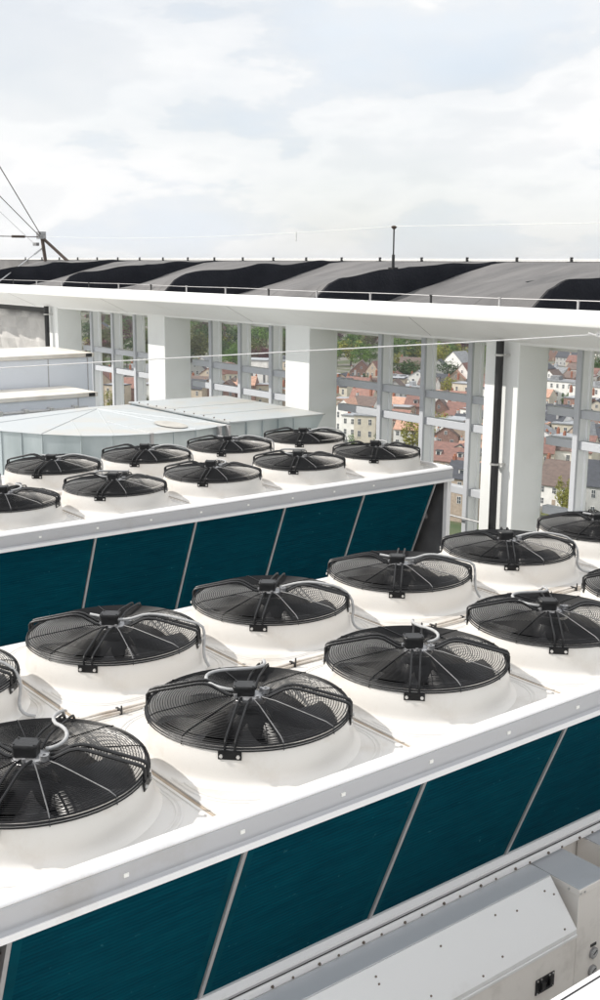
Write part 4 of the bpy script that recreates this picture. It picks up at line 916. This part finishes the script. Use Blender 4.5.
# thin spring haze over the town
S = 9500; b = MB(); b.box((-S, -S, GZ-1), (S, S, 60)); hz = b.build('haze', M['glass']); hz.data.materials.clear()
hm = bpy.data.materials.new('haze_air'); hm.use_nodes = True; hn = hm.node_tree; [hn.nodes.remove(q) for q in list(hn.nodes)]
ho_ = hn.nodes.new('ShaderNodeOutputMaterial'); pv = hn.nodes.new('ShaderNodeVolumePrincipled'); pv.inputs['Color'].default_value = (.92, .94, .97, 1); pv.inputs['Density'].default_value = .0001; pv.inputs['Anisotropy'].default_value = .2
hn.links.new(pv.outputs[0], ho_.inputs['Volume']); hz.data.materials.append(hm); tag(hz, kind='stuff'); tag(hz, 'thin pale spring haze lying over the town and hills', 'haze')
# labels of the town things: look, gap and rank in that gap
ORD = ['lowest', 'second lowest', 'third lowest', 'fourth lowest', 'fifth lowest', 'sixth lowest', 'seventh lowest', 'eighth lowest', 'ninth lowest', 'tenth lowest', 'eleventh lowest', 'twelfth lowest', 'thirteenth lowest', 'fourteenth lowest', 'fifteenth lowest', 'sixteenth lowest', 'seventeenth lowest', 'eighteenth lowest', 'nineteenth lowest', 'twentieth lowest']
def label_all(L_, word, group, fn):
    by = {}
    for it in L_: by.setdefault((gap_of(it[1]), word(it)), []).append(it)
    for (gp, wd), its in by.items():
        its.sort(key=lambda q: -q[2])
        for i, it in enumerate(its):
            rank = '' if len(its) == 1 else (ORD[min(i, 19)]+' ')
            tag(it[0], f'{rank}{wd}, {gp} window gap from left', fn(it), group)
kw = {'gable': 'house', 'front': 'gable fronted house', 'flat': 'flat roofed house', 'block': 'apartment block', 'mansard': 'mansard house'}
label_all(HOUSES, lambda it: f'{it[3]} {kw[it[5]]} with {it[4]} roof', 'houses of the town below', lambda it: 'apartment building' if it[5] == 'block' else 'house')
label_all(TREES, lambda it: f'{it[3]} tree', 'trees in the town below', lambda it: 'tree')

# ------------------------------------------------------------------ light
SUN_EL, SUN_H = math.radians(40.5), Vector((-.79, .61, 0)).normalized()
sd = SUN_H*math.cos(SUN_EL)+Vector((0, 0, math.sin(SUN_EL)))
l = bpy.data.lights.new('sun', 'SUN'); l.energy = 3.9; l.angle = math.radians(.6); l.color = (1, .955, .89)
lo = bpy.data.objects.new('sun', l); C.objects.link(lo); lo.rotation_euler = sd.to_track_quat('Z', 'Y').to_euler()
wd = bpy.data.worlds.new('World'); SC.world = wd; wd.use_nodes = True; nt = wd.node_tree; L = nt.links
for n_ in list(nt.nodes): nt.nodes.remove(n_)
out = nt.nodes.new('ShaderNodeOutputWorld')
sky = nt.nodes.new('ShaderNodeTexSky'); sky.sky_type = 'NISHITA'; sky.sun_disc = False; sky.sun_elevation = SUN_EL; sky.sun_rotation = math.atan2(sd.x, sd.y)
bg1 = nt.nodes.new('ShaderNodeBackground'); bg1.inputs[1].default_value = .12; L.new(sky.outputs[0], bg1.inputs[0])
tc = nt.nodes.new('ShaderNodeTexCoord'); mp = nt.nodes.new('ShaderNodeMapping'); mp.inputs['Scale'].default_value = (1, 1, 2.7); mp.inputs['Location'].default_value = (.35, .55, .2)
L.new(tc.outputs['Generated'], mp.inputs[0])
n1 = nt.nodes.new('ShaderNodeTexNoise'); n1.inputs['Scale'].default_value = 4.3; n1.inputs['Detail'].default_value = 12; n1.inputs['Roughness'].default_value = .53; n1.inputs['Distortion'].default_value = .12
L.new(mp.outputs[0], n1.inputs[0])
cr = nt.nodes.new('ShaderNodeValToRGB'); e = cr.color_ramp.elements
e[0].position = .34; e[0].color = (.74, .80, .865, 1); e[1].position = .72; e[1].color = (.83, .84, .85, 1)
for ps, cc in ((.43, (.76, .80, .845)), (.47, (.80, .825, .85)), (.492, (.885, .89, .895)), (.55, (.925, .925, .922)), (.60, (.86, .865, .872))):
    q = e.new(ps); q.color = (*cc, 1)
L.new(n1.outputs[0], cr.inputs[0])
bg2 = nt.nodes.new('ShaderNodeBackground'); bg2.inputs[1].default_value = 1.0; L.new(cr.outputs[0], bg2.inputs[0])
# cloud deck is brightest overhead and round the veiled sun
sp = nt.nodes.new('ShaderNodeSeparateXYZ'); L.new(tc.outputs['Generated'], sp.inputs[0])
zr = nt.nodes.new('ShaderNodeMapRange'); zr.inputs[1].default_value = .22; zr.inputs[2].default_value = .9; zr.inputs[3].default_value = 1.035; zr.inputs[4].default_value = 1.5; L.new(sp.outputs[2], zr.inputs[0])
L.new(zr.outputs[0], bg2.inputs[1])
n2 = nt.nodes.new('ShaderNodeTexNoise'); n2.inputs['Scale'].default_value = 1.7; n2.inputs['Detail'].default_value = 7; L.new(mp.outputs[0], n2.inputs[0])
mr = nt.nodes.new('ShaderNodeMapRange'); mr.inputs[1].default_value = .36; mr.inputs[2].default_value = .5; mr.inputs[3].default_value = .72; mr.inputs[4].default_value = 1.0
L.new(n2.outputs[0], mr.inputs[0])
ms = nt.nodes.new('ShaderNodeMixShader'); L.new(mr.outputs[0], ms.inputs[0]); L.new(bg1.outputs[0], ms.inputs[1]); L.new(bg2.outputs[0], ms.inputs[2]); L.new(ms.outputs[0], out.inputs[0])
SC.view_settings.view_transform = 'Standard'; SC.view_settings.look = 'None'; SC.view_settings.exposure = .12; SC.view_settings.gamma = 1
SC.render.engine = 'CYCLES'; SC.cycles.use_denoising = True; SC.cycles.max_bounces = 8; SC.cycles.diffuse_bounces = 5; SC.cycles.use_adaptive_sampling = True; SC.cycles.adaptive_threshold = .02
